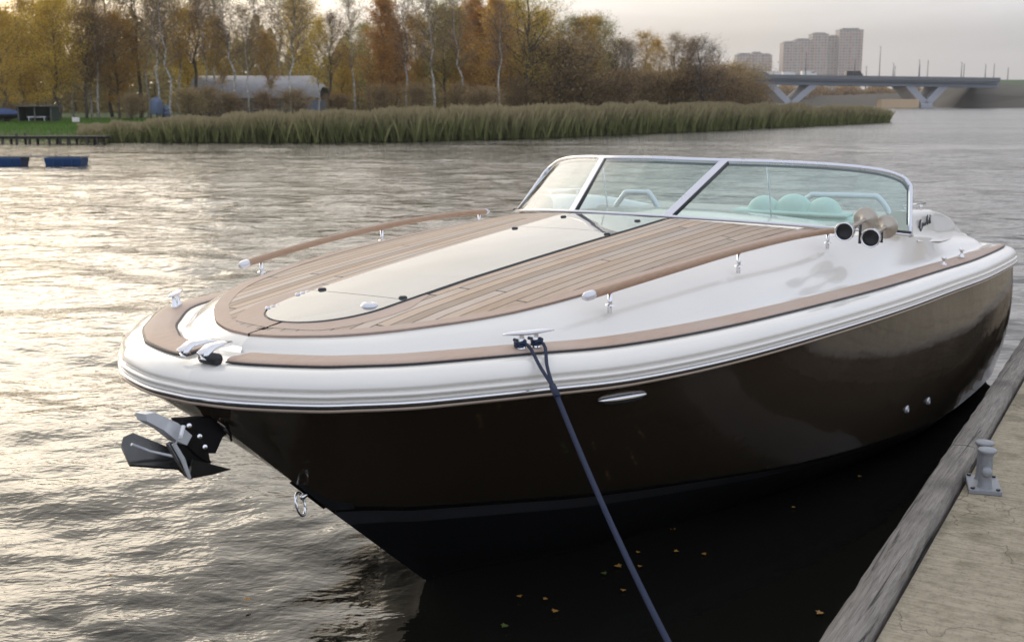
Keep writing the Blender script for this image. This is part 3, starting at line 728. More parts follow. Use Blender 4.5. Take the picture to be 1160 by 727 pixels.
# ------------------------------------------------------------------ mooring line
mr = empty('mooring_line', (-.555, -.835, 1.25)); tag(mr, 'dark blue mooring line looped over the port bow cleat and led down to the dock', 'rope')
def rel(p, o=(-.555, -.835, 1.25)): return tuple(a - b for a, b in zip(p, o))
e1 = (-.72, -1.05, 1.09)
end = (-1.46, -1.83, .60)
join = Vector((-.728, -1.025, 1.142))
line = [join.lerp(Vector(end), t_) + Vector((0, 0, -.035 * math.sin(math.pi * t_))) for t_ in np.linspace(0, 1, 30)]
line += [Vector((-1.56, -1.99, .57)), Vector((-1.65, -2.3, .53)), Vector((-1.9, -2.6, .525))]
mb = MB(); mb.tube([rel(p) for p in line], .0085, 10); mb.build('rope_line', M['rope'], mr)
for q in (Vector((-.582, -.822, 1.245)), Vector((-.530, -.850, 1.245))):
    c = crom([q + Vector((.02, .04, 0)), q, q + Vector((-.02, -.045, -.012)), q.lerp(join, .55) + Vector((-.006, -.01, -.0)), join], 16)
    mb = MB(); mb.tube([rel(p) for p in c], .006, 8); mb.build('rope_strand', M['rope'], mr)
for q in ((-.583, -.818, 1.238), (-.527, -.852, 1.238)):
    mb = MB(); rg = [(q[0] + .017 * math.cos(a), q[1] + .017 * math.sin(a), q[2] + .010 * a / 6.28 - .01) for a in np.linspace(0, 4 * math.pi, 40)]
    mb.tube([rel(p) for p in rg], .006, 8); mb.build('rope_turn', M['rope'], mr)
mb = MB(); mb.tube([rel(join + Vector((.004, .006, .004))), rel(join + Vector((-.03, -.032, -.022)))], .0115, 10); mb.build('whipping', M['rope'], mr)
# ------------------------------------------------------------------ dock
def concmat():
    t = NT('weathered_concrete'); p = t.pos()
    n1 = t.noise(p, 1.3, 6, .6); n2 = t.noise(p, 22, 6, .7); n3 = t.noise(t.mapv(p, (14, 1.6, 1), (0, 0, .25)), 4, 5, .65); n4 = t.noise(p, 5, 4, .6)
    vo = t.n('TexVoronoi', feature='DISTANCE_TO_EDGE', i_Scale=1.1); t.set(vo.inputs['Vector'], t.n('VectorMath', operation='ADD').outputs[0])
    wv_ = t.t.nodes[-1]; t.set(wv_.inputs[0], p); dn_ = t.n('TexNoise', i_Scale=5.0, i_Detail=5.0); t.set(dn_.inputs['Vector'], p); t.set(wv_.inputs[1], dn_.outputs[1])
    crack = t.ramp(vo.outputs['Distance'], [(0.0, (1, 1, 1)), (.006, (0, 0, 0))])
    n5 = t.noise(p, 70, 4, .7)
    c = t.mix(n1, (.28, .235, .165), (.42, .355, .255))
    c = t.mix(t.math('MULTIPLY', t.ramp(n2, [(.42, (0, 0, 0)), (.72, (1, 1, 1))]), .65), c, (.11, .088, .06))
    c = t.mix(t.math('MULTIPLY', t.ramp(n3, [(.40, (0, 0, 0)), (.62, (1, 1, 1))]), .6), c, (.48, .41, .30))
    c = t.mix(t.math('MULTIPLY', t.ramp(n4, [(.52, (0, 0, 0)), (.68, (1, 1, 1))]), .55), c, (.115, .10, .05))
    c = t.mix(t.math('MULTIPLY', t.ramp(n5, [(.55, (0, 0, 0)), (.66, (1, 1, 1))]), .5), c, (.09, .08, .06))
    c = t.mix(t.math('MULTIPLY', crack, .2), c, (.05, .045, .035))
    hh_ = t.math('SUBTRACT', t.math('ADD', n3, t.math('ADD', t.math('MULTIPLY', n2, .8), t.math('MULTIPLY', n5, .5))), t.math('MULTIPLY', crack, .8))
    t.pbr(Base_Color=c, Roughness=.85, Normal=t.bump(hh_, .8, .010)); return t.m
def oldwood(name, c0, c1, scale=1):
    t = NT(name); p = t.pos()
    g = t.noise(t.mapv(p, (2.5, 45, 20)), 2.5 * scale, 7, .7, .4); crk = t.noise(t.mapv(p, (.7, 26, 10)), 1.6 * scale, 6, .6, .9); bg_ = t.noise(p, 3, 4)
    c = t.mix(t.ramp(g, [(.3, (0, 0, 0)), (.72, (1, 1, 1))]), c0, c1)
    c = t.mix(t.ramp(crk, [(.33, (1, 1, 1)), (.40, (0, 0, 0))]), c, tuple(k * .25 for k in c0))
    c = t.mix(t.math('MULTIPLY', t.ramp(bg_, [(.5, (0, 0, 0)), (.7, (1, 1, 1))]), .6), c, tuple(k * .55 for k in c0))
    t.pbr(Base_Color=c, Roughness=.75, Normal=t.bump(t.math('ADD', g, crk), .8, .012)); return t.m
M['conc'] = concmat(); M['oldwood'] = oldwood('weathered_grey_timber', (.14, .122, .105), (.38, .34, .30))
M['darkwood'] = oldwood('dark_old_timber', (.03, .025, .02), (.08, .065, .05))
dock = empty('concrete_dock', (0, -4, 0)); tag(dock, 'weathered concrete dock slab edged with a grey timber beam beside the boat', 'dock')
mb = MB()
def ye(x): return -1.957 + .0186 * (x + .88)
V = [(-14, ye(-14) - .126), (14, ye(14) - .126), (14, -26), (-14, -26)]
mb.add([(x, y + 4, .50) for x, y in V] + [(x, y + 4, .22) for x, y in V], [(3, 2, 1, 0), (4, 5, 6, 7), (0, 1, 5, 4), (1, 2, 6, 5), (2, 3, 7, 6), (3, 0, 4, 7)])
mb.build('slab', M['conc'], dock, False)
random.seed(3)
xs_ = [-14, -9.4, -5.1, -1.9, 1.35, 5.6, 9.8, 14]
for a, b in zip(xs_[:-1], xs_[1:]):
    n = max(12, int((b - a) / .1)); G = []
    for x in np.linspace(a + .004, b - .004, n):
        j_ = lambda s: random.uniform(-s, s)
        yo = ye(x); lift = .002 * math.sin(x * 2.1)
        G.append([(x, yo - .108 + 4, .33), (x, yo - .108 + 4 + j_(.002), .542 + lift), (x, yo - .101 + 4, .551 + lift + j_(.001)), (x, yo - .07 + 4, .556 + lift + j_(.0015)), (x, yo - .012 + 4 + j_(.002), .551 + lift + j_(.001)), (x, yo + 4 + j_(.003), .54 + lift), (x, yo + 4, .30)])
    mb = MB(); mb.grid(np.array(G), flip=True); mb.add([G[0][k] for k in range(7)], [tuple(range(7))]); mb.add([G[-1][k] for k in range(7)], [tuple(range(6, -1, -1))])
    mb.build('edge_beam', M['oldwood'], dock, ang=40)
mb = MB(); mb.box((0, ye(0) - .30 + 4, -.15), (28, .2, .72)); mb.build('quay_face', M['darkwood'], dock, False)
for x in (-6, -3, 0.2, 3.4, 6.6, 9.8):
    mb = MB(); mb.tube([(x, ye(x) - .085 + 4, -1), (x, ye(x) - .085 + 4, .31)], .08, 12); mb.build('pile', M['darkwood'], dock)
# bollard
bo = empty('mooring_bollard', (.955, -2.118, .50), R(0)); tag(bo, 'small grey twin-post bollard bolted to the concrete beside the timber edge', 'bollard')
BA = R(14)
def rot2(x, y): return (x * math.cos(BA) - y * math.sin(BA), x * math.sin(BA) + y * math.cos(BA))
mb = MB(); mb.box((0, 0, .010), (.20, .125, .020), BA, bev=.003); mb.build('base_plate', M['galv'], bo, ang=30)
for s_ in (-1, 1):
    x, y = rot2(s_ * .055, 0)
    mb = MB(); mb.lathe([(.031, .018), (.027, .03), (.025, .06), (.025, .150), (.028, .160), (.036, .168), (.038, .174), (.034, .180), (0, .182)], Matrix.Translation((x, y, 0)), 22); mb.build('bollard_post', M['galv'], bo)
    x, y = rot2(s_ * .082, s_ * 0)
    mb = MB(); mb.lathe([(.018, -.02), (.020, .012), (.021, .024), (.013, .031), (0, .033)], axis_m((x, y, .095), (math.cos(BA) * s_, math.sin(BA) * s_, 0)), 16); mb.build('cross_pin', M['galv'], bo)
for a in (-1, 1):
    for b in (-1, 1):
        x, y = rot2(a * .09, b * .048)
        mb = MB(); mb.lathe([(.009, .0185), (.009, .027), (0, .0275)], Matrix.Translation((x, y, 0)), 6); mb.build('bolt', M['darkmetal'], bo, False)
# ------------------------------------------------------------------ floating leaves
M['leaf'] = simple('fallen_leaf', (.42, .22, .05), .5, var=.35, sc_=60)
M['leafg'] = simple('green_leaf', (.10, .14, .03), .5, var=.3, sc_=60)
def un0(u, v):
    q = loc3(u, v, 0) + Vector(an.location); C_ = Vector((CX, CY, CZ)); d = q - C_; return C_ + d * (-CZ / d.z)
LV = [(588, 677, 'pale', 'nearest of the pale pair left of the rope'), (618, 680, 'pale', 'right one of the pale pair below the hull'), (629, 694, 'amber', 'bright heart-shaped'), (572, 711, 'green', ''), (684, 651, 'pale olive', ''), (700, 643, 'amber', ''),
      (706, 670, 'orange', ''), (723, 627, 'brown', ''), (725, 643, 'brown', ''), (762, 601, 'orange', ''), (766, 626, 'orange', ''), (797, 629, 'orange', ''), (899, 576, 'tan', ''), (974, 541, 'tan', ''), (929, 696, 'amber', ''), (702, 614, 'pale', ''), (280, 681, 'brown', ''), (125, 654, 'brown', '')]
LL = ['pale leaf floating left of the blue rope, left one of two', 'pale leaf floating left of the blue rope, right one of two', 'bright amber leaf on the dark water just below the two pale leaves', 'green leaf floating low in the dark water left of the rope',
      'olive leaf touching the left side of the blue rope', 'amber leaf floating just above the olive leaf beside the rope', 'orange leaf below the olive leaf left of the rope', 'brown leaf right of the rope above another brown leaf', 'brown leaf right of the rope, lower of the two brown ones',
      'orange leaf highest of three on the dark water right of the rope', 'orange leaf directly below the highest one right of the rope', 'orange leaf farthest from the rope in the group of three', 'tan leaf floating alone between the boat and the timber edge', 'tiny tan leaf under the aft hull beside the dock',
      'large amber leaf floating close to the timber edge of the dock', 'thin pale leaf crossing behind the blue rope below the hull', 'brown leaf on the rippled water left of the bow', 'brown leaf on the waves at far lower left']
random.seed(8)
for (u, v, c, _), lb in zip(LV, LL):
    p = un0(u, v); s_ = random.uniform(.014, .022) * (1.35 if c in ('amber',) else 1); a = random.uniform(0, 6)
    out = [(0, -1.1), (.35, -.5), (.95, -.45), (.62, .05), (.8, .5), (.3, .45), (0, 1.0), (-.28, .5), (-.8, .45), (-.6, 0), (-.9, -.5), (-.3, -.5)]
    V = [(s_ * x, s_ * y * .8, .002 + .006 * abs(x) * s_ / .02) for x, y in out] + [(0, 0, .001)]
    F = [(12, i, (i + 1) % 12) for i in range(12)]
    o = mesh('fallen_leaf', V, F, M['leafg'] if 'green' in c or 'olive' in c else M['leaf'], smooth=False)
    o.location = (p.x, p.y, .006); o.rotation_euler = (0, 0, a); tag(o, lb, 'leaf', 'fallen leaves floating on the water')
# ------------------------------------------------------------------ far bank
GR = [(-900, 62), (-300, 62), (0, 62), (100, 60.5), (250, 60), (350, 60), (480, 62), (600, 67), (700, 74), (800, 83), (900, 96), (970, 108), (1003, 114), (1012, 118)]
def dshore(u): return float(np.interp(u, [g[0] for g in GR], [g[1] for g in GR]))
def zland(u, d):
    k = max(0, d - dshore(u)); return -.12 + min(.55, k * .09) + min(.5, max(0, k - 8) * .012)
def landmat():
    t = NT('bank_grass'); p = t.pos()
    n1 = t.noise(p, .5, 6, .6); n2 = t.noise(p, 6, 5, .7)
    c = t.mix(n1, (.045, .085, .018), (.085, .12, .03)); c = t.mix(t.ramp(n2, [(.45, (0, 0, 0)), (.7, (1, 1, 1))]), c, (.10, .075, .04))
    t.pbr(Base_Color=c, Roughness=.9, Normal=t.bump(n2, .8, .1)); return t.m
M['land'] = landmat()
us = np.concatenate([np.linspace(-900, -50, 18), np.linspace(0, 1000, 61), [1006, 1010, 1013]])
G = []
for u in us:
    row = []
    dmax = np.interp(u, [-900, 700, 900, 1013], [420, 420, 190, 125])
    for f in np.linspace(0, 1, 26) ** 2:
        d = dshore(u) + f * (dmax - dshore(u)); row.append(bg(u, d, zland(u, d) if u < 1006 else -.1))
    G.append(row)
mb = MB(); mb.grid(np.array(G), flip=False); o = mb.build('far_bank', M['land']); tag(o, kind='structure')
# leaf style materials
def leafmat(name, cols, trans=.45):
    t = NT(name); g = t.n('NewGeometry'); rnd = g.outputs['Random Per Island']
    oi = t.n('ObjectInfo').outputs['Random']
    c = t.ramp(rnd, [(i / max(1, len(cols) - 1), k) for i, k in enumerate(cols)])
    hs = t.n('HueSaturation'); t.set(hs.inputs['Color'], c); t.set(hs.inputs['Value'], t.math('ADD', t.math('MULTIPLY', oi, .4), .8)); t.set(hs.inputs['Hue'], t.math('ADD', t.math('MULTIPLY', oi, .03), .485))
    d = t.n('BsdfDiffuse'); t.set(d.inputs[0], hs.outputs[0]); tr = t.n('BsdfTranslucent'); t.set(tr.inputs[0], hs.outputs[0])
    m = t.n('MixShader'); m.inputs[0].default_value = trans; t.set(m.inputs[1], d.outputs[0]); t.set(m.inputs[2], tr.outputs[0])
    t.t.links.new(m.outputs[0], t.out.inputs[0]); return t.m
LM = {'gold': leafmat('golden_leaves', [(.38, .26, .06), (.66, .44, .10), (.76, .54, .14), (.52, .36, .09)], .55),
      'orange': leafmat('orange_leaves', [(.40, .22, .08), (.66, .38, .13), (.74, .46, .16), (.46, .26, .09)], .55),
      'brown': leafmat('brown_leaves', [(.27, .20, .12), (.42, .31, .17), (.54, .39, .19), (.34, .25, .13)], .5),
      'olive': leafmat('olive_leaves', [(.22, .23, .09), (.36, .35, .13), (.48, .42, .16), (.30, .27, .11)], .5),
      'grey': leafmat('grey_brown_twigs', [(.24, .20, .16), (.34, .28, .22), (.40, .33, .24)], .35),
      'wood': leafmat('distant_foliage', [(.24, .20, .11), (.36, .28, .14), (.46, .34, .16), (.28, .26, .12), (.33, .26, .15)], .4),
      'reed_': leafmat('reed_leaves', [(.10, .13, .045), (.16, .18, .06), (.19, .19, .08), (.24, .20, .11), (.13, .13, .06)], .3),
      'reedtop': leafmat('reed_plumes', [(.24, .19, .12), (.32, .25, .16), (.20, .17, .09)], .3),
      'grass': leafmat('lawn_blades', [(0.08, 0.16, 0.032), (0.128, 0.224, 0.048), (0.16, 0.224, 0.064)], .3)}
def reedmat():
    t = NT('reed_stalks'); g = t.n('NewGeometry'); rnd = g.outputs['Random Per Island']; sp = t.n('SeparateXYZ'); t.set(sp.inputs[0], g.outputs['Position'])
    green = t.ramp(rnd, [(0, (.16, .20, .07)), (.5, (.28, .30, .11)), (1, (.38, .35, .16))]); tan = t.ramp(rnd, [(0, (.32, .27, .16)), (.5, (.44, .37, .23)), (1, (.28, .27, .14))])
    nz = t.noise(g.outputs['Position'], .22, 4, .6)
    f = t.n('MapRange', i_0=t.math('ADD', sp.outputs[2], t.math('MULTIPLY', t.math('SUBTRACT', nz, .5), 1.6)), i_1=.35, i_2=1.5).outputs[0]
    c = t.mix(f, green, tan); d = t.n('BsdfDiffuse'); t.set(d.inputs[0], c); tr = t.n('BsdfTranslucent'); t.set(tr.inputs[0], c)
    m = t.n('MixShader'); m.inputs[0].default_value = .35; t.set(m.inputs[1], d.outputs[0]); t.set(m.inputs[2], tr.outputs[0]); t.t.links.new(m.outputs[0], t.out.inputs[0]); return t.m
LM['reed'] = reedmat()
def barkmat(name, c0, c1, birch=False):
    t = NT(name); p = t.pos()
    n1 = t.noise(t.mapv(p, (4, 4, 1 if not birch else 3)), 3, 4, .6)
    c = t.mix(t.ramp(n1, [(.42, (0, 0, 0)), (.6, (1, 1, 1))]), c0, c1)
    t.pbr(Base_Color=c, Roughness=.85); return t.m
BK = {'birch': barkmat('birch_bark', (.24, .22, .20), (.66, .63, .58), True), 'dark': barkmat('dark_bark', (.05, .042, .036), (.11, .09, .075)), 'grey': barkmat('grey_bark', (.07, .06, .05), (.14, .12, .10)), 'twig': barkmat('twig_bark', (.12, .095, .08), (.20, .16, .13))}
def quads(P, size, rng, up=.0):
    """random oriented leaf quads as arrays"""
    n = len(P); a = rng.normal(size=(n, 3)); a /= np.linalg.norm(a, axis=1)[:, None]; b = rng.normal(size=(n, 3)); b -= (a * b).sum(1)[:, None] * a; b /= np.linalg.norm(b, axis=1)[:, None]
    s = (size * rng.uniform(.6, 1.3, n))[:, None]
    V = np.stack([P - a * s * .5, P + b * s * .35, P + a * s * .5, P - b * s * .35], 1).reshape(-1, 3)
    return V, np.arange(4 * n).reshape(-1, 4)
def fastmesh(name, V, F, mat, parent=None):
    me = bpy.data.meshes.new(name); V = np.asarray(V, dtype=np.float32); F = np.asarray(F, dtype=np.int32); k = F.shape[1]
    me.vertices.add(len(V)); me.vertices.foreach_set('co', V.ravel()); me.loops.add(F.size); me.loops.foreach_set('vertex_index', F.ravel())
    me.polygons.add(len(F)); me.polygons.foreach_set('loop_start', np.arange(len(F), dtype=np.int32) * k); me.materials.append(mat); me.update(calc_edges=True)
    return link(bpy.data.objects.new(name, me), parent)
def make_tree(name, seed, H, style):
    """skeleton of trunk, limbs and twigs with leaves clustered along the twigs"""
    rng = np.random.default_rng(seed); S = style
    root = empty(name)
    nseg = 9; tr = [np.array([0, 0, -.3])]
    lean = rng.normal(0, S.get('lean', .03), 2)
    for i in range(1, nseg + 1):
        tr.append(np.array([lean[0] * H * i / nseg + rng.normal(0, .012 * H * S.get('wob', 1)), lean[1] * H * i / nseg + rng.normal(0, .012 * H * S.get('wob', 1)), H * i / nseg]))
    tr = np.array(tr); r0 = S['r'] * H
    rad = [r0 * (1 - .9 * (i / nseg) ** .9) + .004 for i in range(nseg + 1)]
    mb = MB(); mb.tube(tr, rad, 7)
    mt = mb.build('trunk', BK[S['bark']], root)
    lb = MB(); tips = []
    nb = S['n']
    for i in range(nb):
        h = S['low'] + (1 - S['low']) * ((i + rng.uniform(0, 1)) / nb) ** .9
        h = min(h, .985); q = np.array([np.interp(h * H, tr[:, 2], tr[:, k]) for k in range(3)])
        az = rng.uniform(0, 6.283); up = rng.uniform(*S['up'])
        rel_ = (h - S['low']) / (1 - S['low'])
        L = H * S['w'] * (S['shape'](rel_)) * rng.uniform(.65, 1.2)
        d = np.array([math.cos(az) * math.cos(up), math.sin(az) * math.cos(up), math.sin(up)])
        pts = [q]; dd = d.copy()
        for s_ in range(4):
            dd = dd + rng.normal(0, .16, 3) + np.array([0, 0, S.get('curve', .08)]); dd /= np.linalg.norm(dd); pts.append(pts[-1] + dd * L / 4)
        rb = max(.006, r0 * .38 * (1 - h) + .007)
        lb.tube(pts, [rb, rb * .8, rb * .6, rb * .42, .004], 4, cap=False)
        pts = np.array(pts)
        for k in range(S['tw']):
            f = rng.uniform(.2, 1); a = np.array([np.interp(f * 4, range(5), pts[:, c]) for c in range(3)])
            td = dd * .6 + rng.normal(0, .6, 3) + np.array([0, 0, S.get('droop', .1)]); td /= np.linalg.norm(td)
            tl = L * rng.uniform(.15, .4) + .15; b = a + td * tl; c_ = b + (td + rng.normal(0, .4, 3) + np.array([0, 0, S.get('droop', .1) - .1])) * tl * .6
            lb.tube([a, b, c_], [.008, .006, .003], 3, cap=False); tips += [(a, b), (b, c_)]
    lb.build('limbs', BK[S.get('limb', 'twig')], root)
    if S['leaf']:
        ta = np.array(tips); m = S['leaves']
        idx = rng.integers(0, len(ta), m); f = rng.uniform(.2, 1.1, m)[:, None]
        P = ta[idx, 0] * (1 - f) + ta[idx, 1] * f + rng.normal(0, S.get('spread', .10), (m, 3))
        V, F = quads(P, S.get('ls', .13), rng)
        fastmesh('crown', V, F, LM[S['leaf']], root)
    return root
egg = lambda t_: math.sin(math.pi * min(1, (t_ * .85 + .12))) ** .7
cone = lambda t_: (1 - t_) ** .7 * .9 + .12
rnd_ = lambda t_: math.sqrt(max(.03, 1 - (t_ * 1.6 - .6) ** 2)) if t_ > .0 else .8
ST = {
 'birch': dict(r=.010, bark='birch', n=46, low=.38, up=(.5, 1.15), w=.20, shape=egg, tw=10, leaf='brown', leaves=4000, ls=.08, droop=-.05, spread=.12),
 'birch_gold': dict(r=.010, bark='birch', n=46, low=.34, up=(.4, 1.1), w=.21, shape=egg, tw=10, leaf='gold', leaves=8000, ls=.09, droop=-.05, spread=.14),
 'tallbare': dict(r=.014, bark='dark', n=44, low=.35, up=(.6, 1.2), w=.25, shape=egg, tw=12, leaf='brown', leaves=5000, ls=.08, spread=.15),
 'gold': dict(r=.014, bark='grey', n=60, low=.16, up=(.2, .95), w=.33, shape=egg, tw=11, leaf='gold', leaves=19000, ls=.11, spread=.17),
 'orange': dict(r=.013, bark='grey', n=64, low=.14, up=(.3, 1.0), w=.27, shape=cone, tw=10, leaf='orange', leaves=22000, ls=.10, spread=.16),
 'brown': dict(r=.014, bark='grey', n=60, low=.15, up=(.3, 1.05), w=.33, shape=egg, tw=12, leaf='brown', leaves=12000, ls=.10, spread=.18),
 'olive': dict(r=.013, bark='grey', n=52, low=.2, up=(.2, 1.0), w=.33, shape=rnd_, tw=11, leaf='olive', leaves=16000, ls=.10, spread=.18),
 'broad': dict(r=.020, bark='dark', n=52, low=.22, up=(.35, 1.1), w=.36, shape=rnd_, tw=14, leaf='gold', leaves=7000, ls=.085, spread=.18, limb='dark'),
 'bare': dict(r=.016, bark='dark', n=46, low=.15, up=(.2, 1.1), w=.34, shape=rnd_, tw=14, leaf='grey', leaves=2600, ls=.10, spread=.16, limb='dark', lean=.10),
 'shrub': dict(r=.016, bark='twig', n=60, low=.03, up=(.3, 1.2), w=.55, shape=rnd_, tw=10, leaf='brown', leaves=9000, ls=.08, spread=.16, limb='twig'),
}
NM = {'birch': ('birch_tree', 'slender bare-topped pale birch'), 'birch_gold': ('birch_tree', 'slender golden-leaved birch'), 'tallbare': ('tall_tree', 'tall dark-trunked thin tree'),
      'gold': ('golden_tree', 'leafy golden-yellow autumn tree'), 'orange': ('orange_tree', 'pointed orange autumn tree'), 'brown': ('brown_tree', 'dense brown-leaved tree'), 'olive': ('olive_tree', 'olive-green round tree'),
      'broad': ('broad_tree', 'broad dark-limbed tree with sparse golden leaves'), 'bare': ('bare_tree', 'nearly bare spreading grey tree'), 'shrub': ('shrub', 'tangled brown shrub')}
NM['olive'] = ('bushy_tree', 'olive-green round tree')
PROTO = {}
for k, st in ST.items():
    H0 = 3.0 if k == 'shrub' else 9.0
    PROTO[k] = [make_tree(NM[k][0], 10 + 7 * i + hash(k[0] + k[-1] and str(len(k))) * 0 + len(k) * 13, H0, st) for i in range(1 if k in ('broad', 'olive') else 2)]
USED = set()
# (bearing, top row, distance, kind)
TL = [(-120, -5, 92, 'gold'), (-75, 0, 96, 'brown'), (-35, 8, 90, 'gold'), (8, 20, 82, 'gold'), (28, 28, 88, 'gold'), (44, 12, 92, 'gold'), (66, 8, 86, 'gold'), (84, -6, 94, 'birch_gold'), (98, 22, 88, 'brown'), (104, -12, 92, 'birch_gold'), (113, -6, 88, 'birch'), (128, -25, 96, 'tallbare'), (136, 26, 90, 'gold'), (148, 10, 94, 'birch'),
      (160, -24, 92, 'tallbare'), (168, -8, 95, 'birch'), (182, -18, 88, 'birch'), (196, -4, 84, 'birch'), (206, -14, 91, 'birch_gold'), (214, 20, 96, 'gold'), (226, -12, 94, 'tallbare'), (236, 8, 90, 'birch'), (247, -18, 95, 'birch'), (268, -20, 86, 'birch'), (297, -6, 104, 'birch'), (318, -14, 106, 'birch'), (329, -8, 84, 'birch'), (340, 12, 108, 'birch_gold'), (352, 2, 104, 'birch_gold'),
      (374, 26, 88, 'tallbare'), (386, 60, 94, 'gold'), (402, -2, 90, 'birch'), (420, 40, 104, 'olive'), (434, 4, 92, 'orange'), (449, 30, 95, 'orange'), (460, 2, 90, 'birch'), (474, 30, 98, 'gold'), (492, -2, 86, 'birch'), (505, 22, 98, 'olive'), (516, 20, 102, 'gold'), (524, -4, 88, 'birch'), (538, 8, 98, 'orange'), (550, 18, 96, 'orange'), (562, 4, 92, 'orange'), (566, 14, 86, 'birch'), (578, 12, 99, 'gold'),
      (598, -2, 90, 'broad'), (616, 26, 98, 'gold'), (632, 60, 92, 'shrub'), (648, 34, 96, 'olive'), (664, 28, 95, 'birch_gold'), (680, 34, 98, 'olive'), (694, 55, 97, 'bare'), (706, 52, 104, 'brown'), (722, 62, 98, 'bare'), (733, 44, 108, 'birch_gold'), (748, 52, 102, 'birch_gold'), (764, 48, 104, 'tallbare'), (778, 54, 100, 'brown'), (802, 52, 98, 'bare'), (812, 60, 105, 'bare'), (828, 84, 108, 'shrub')]
SH = [(20, 118, 84), (238, 106, 85), (262, 112, 84), (300, 111, 84), (335, 109, 84), (150, 112, 84), (215, 108, 82), (385, 112, 88), (430, 104, 88), (470, 102, 86), (520, 104, 88), (548, 106, 84), (590, 98, 90), (640, 96, 92), (668, 94, 93), (700, 92, 94), (730, 92, 98), (756, 92, 99), (782, 90, 100), (812, 88, 101), (832, 94, 104), (850, 101, 108)]
TL += [(254, 30, 87, 'birch_gold'), (283, 18, 86, 'birch'), (308, 44, 88, 'birch_gold'), (362, 30, 87, 'birch_gold')]
TL += [(u, v, d, 'shrub') for u, v, d in SH]
def zone(u):
    for a, b, s_ in [(-999, 100, 'behind the lawn and wooden jetty'), (100, 225, 'left of the grey-roofed shed'), (225, 375, 'around the grey-roofed shed'), (375, 500, 'right of the grey-roofed shed'), (500, 625, 'behind the middle of the reed bed'), (625, 740, 'behind the right half of the reed bed'), (740, 2000, 'beside the left end of the bridge')]:
        if a <= u < b: return s_
ORD = ['first', 'second', 'third', 'fourth', 'fifth', 'sixth', 'seventh', 'eighth', 'ninth', 'tenth']
TL.sort(key=lambda t_: t_[0])
cnt = {}; tot = {}
for t_ in TL: tot[(t_[3], zone(t_[0]))] = tot.get((t_[3], zone(t_[0])), 0) + 1
rngp = random.Random(5)
for n_i, (u, v, d, k) in enumerate(TL):
    src = PROTO[k][n_i % len(PROTO[k])]
    if src.name in USED:
        o = src.copy(); COL.objects.link(o)
        for ch in src.children:
            c = ch.copy(); COL.objects.link(c); c.parent = o
    else: o = src; USED.add(src.name)
    zb = zland(u, d); p = bg(u, d, zb); hh = zat(v, d) - zb; base = 3.0 if k == 'shrub' else 9.0
    s_ = hh / base * 1.0; wx = s_ * rngp.uniform(.9, 1.2)
    if k == 'shrub': wx = s_ * rngp.uniform(1.2, 1.7)
    o.location = p; o.rotation_euler = (0, 0, rngp.uniform(0, 6.28)); o.scale = (wx, wx, s_)
    z_ = zone(u); key = (k, z_); i = cnt.get(key, 0); cnt[key] = i + 1
    lab = NM[k][1] + ' ' + z_
    if tot[key] > 1: lab = ORD[i] + ' ' + NM[k][1] + ' from left ' + z_
    tag(o, lab, 'shrub' if k == 'shrub' else 'tree', ('shrubs' if k == 'shrub' else 'trees') + ' on the far bank')
# far-off wood that closes the gaps
rng = np.random.default_rng(77)
m = 150000; uu = rng.uniform(-700, 870, m); dd = rng.uniform(112, 150, m)
prof_h = np.interp(uu, [-700, 0, 100, 230, 300, 420, 560, 680, 800, 870], [8.5, 8.5, 8.6, 7.4, 7.6, 6.0, 7.8, 6.0, 4.0, 1.0]) * (1 + .16 * np.sin(uu * .05) + .12 * np.sin(uu * .13 + 1) + .08 * np.sin(uu * .31))
zz = .3 + prof_h * rng.uniform(0, 1, m) ** 1.0
P = np.array([bg(a, b, c) for a, b, c in zip(uu, dd, zz)]); V, F = quads(P, .50, rng)
fo = fastmesh('distant_wood', V, F, LM['wood']); tag(fo, 'brown and olive wood filling the gaps behind the far bank trees', 'wood', kind='stuff')
mb = MB()
for i in range(260):
    u = rng.uniform(-700, 850); d = rng.uniform(108, 140); h = np.interp(u, [-700, 600, 870], [6, 5, 2.5]) * rng.uniform(.7, 1.2); p = bg(u, d, .5)
    mb.tube([p, (p[0] + rng.normal(0, .15), p[1] + rng.normal(0, .15), h)], [.07, .02], 4, cap=False)
o = mb.build('distant_trunks', BK['grey'], fo)
tag(o, kind='stuff')
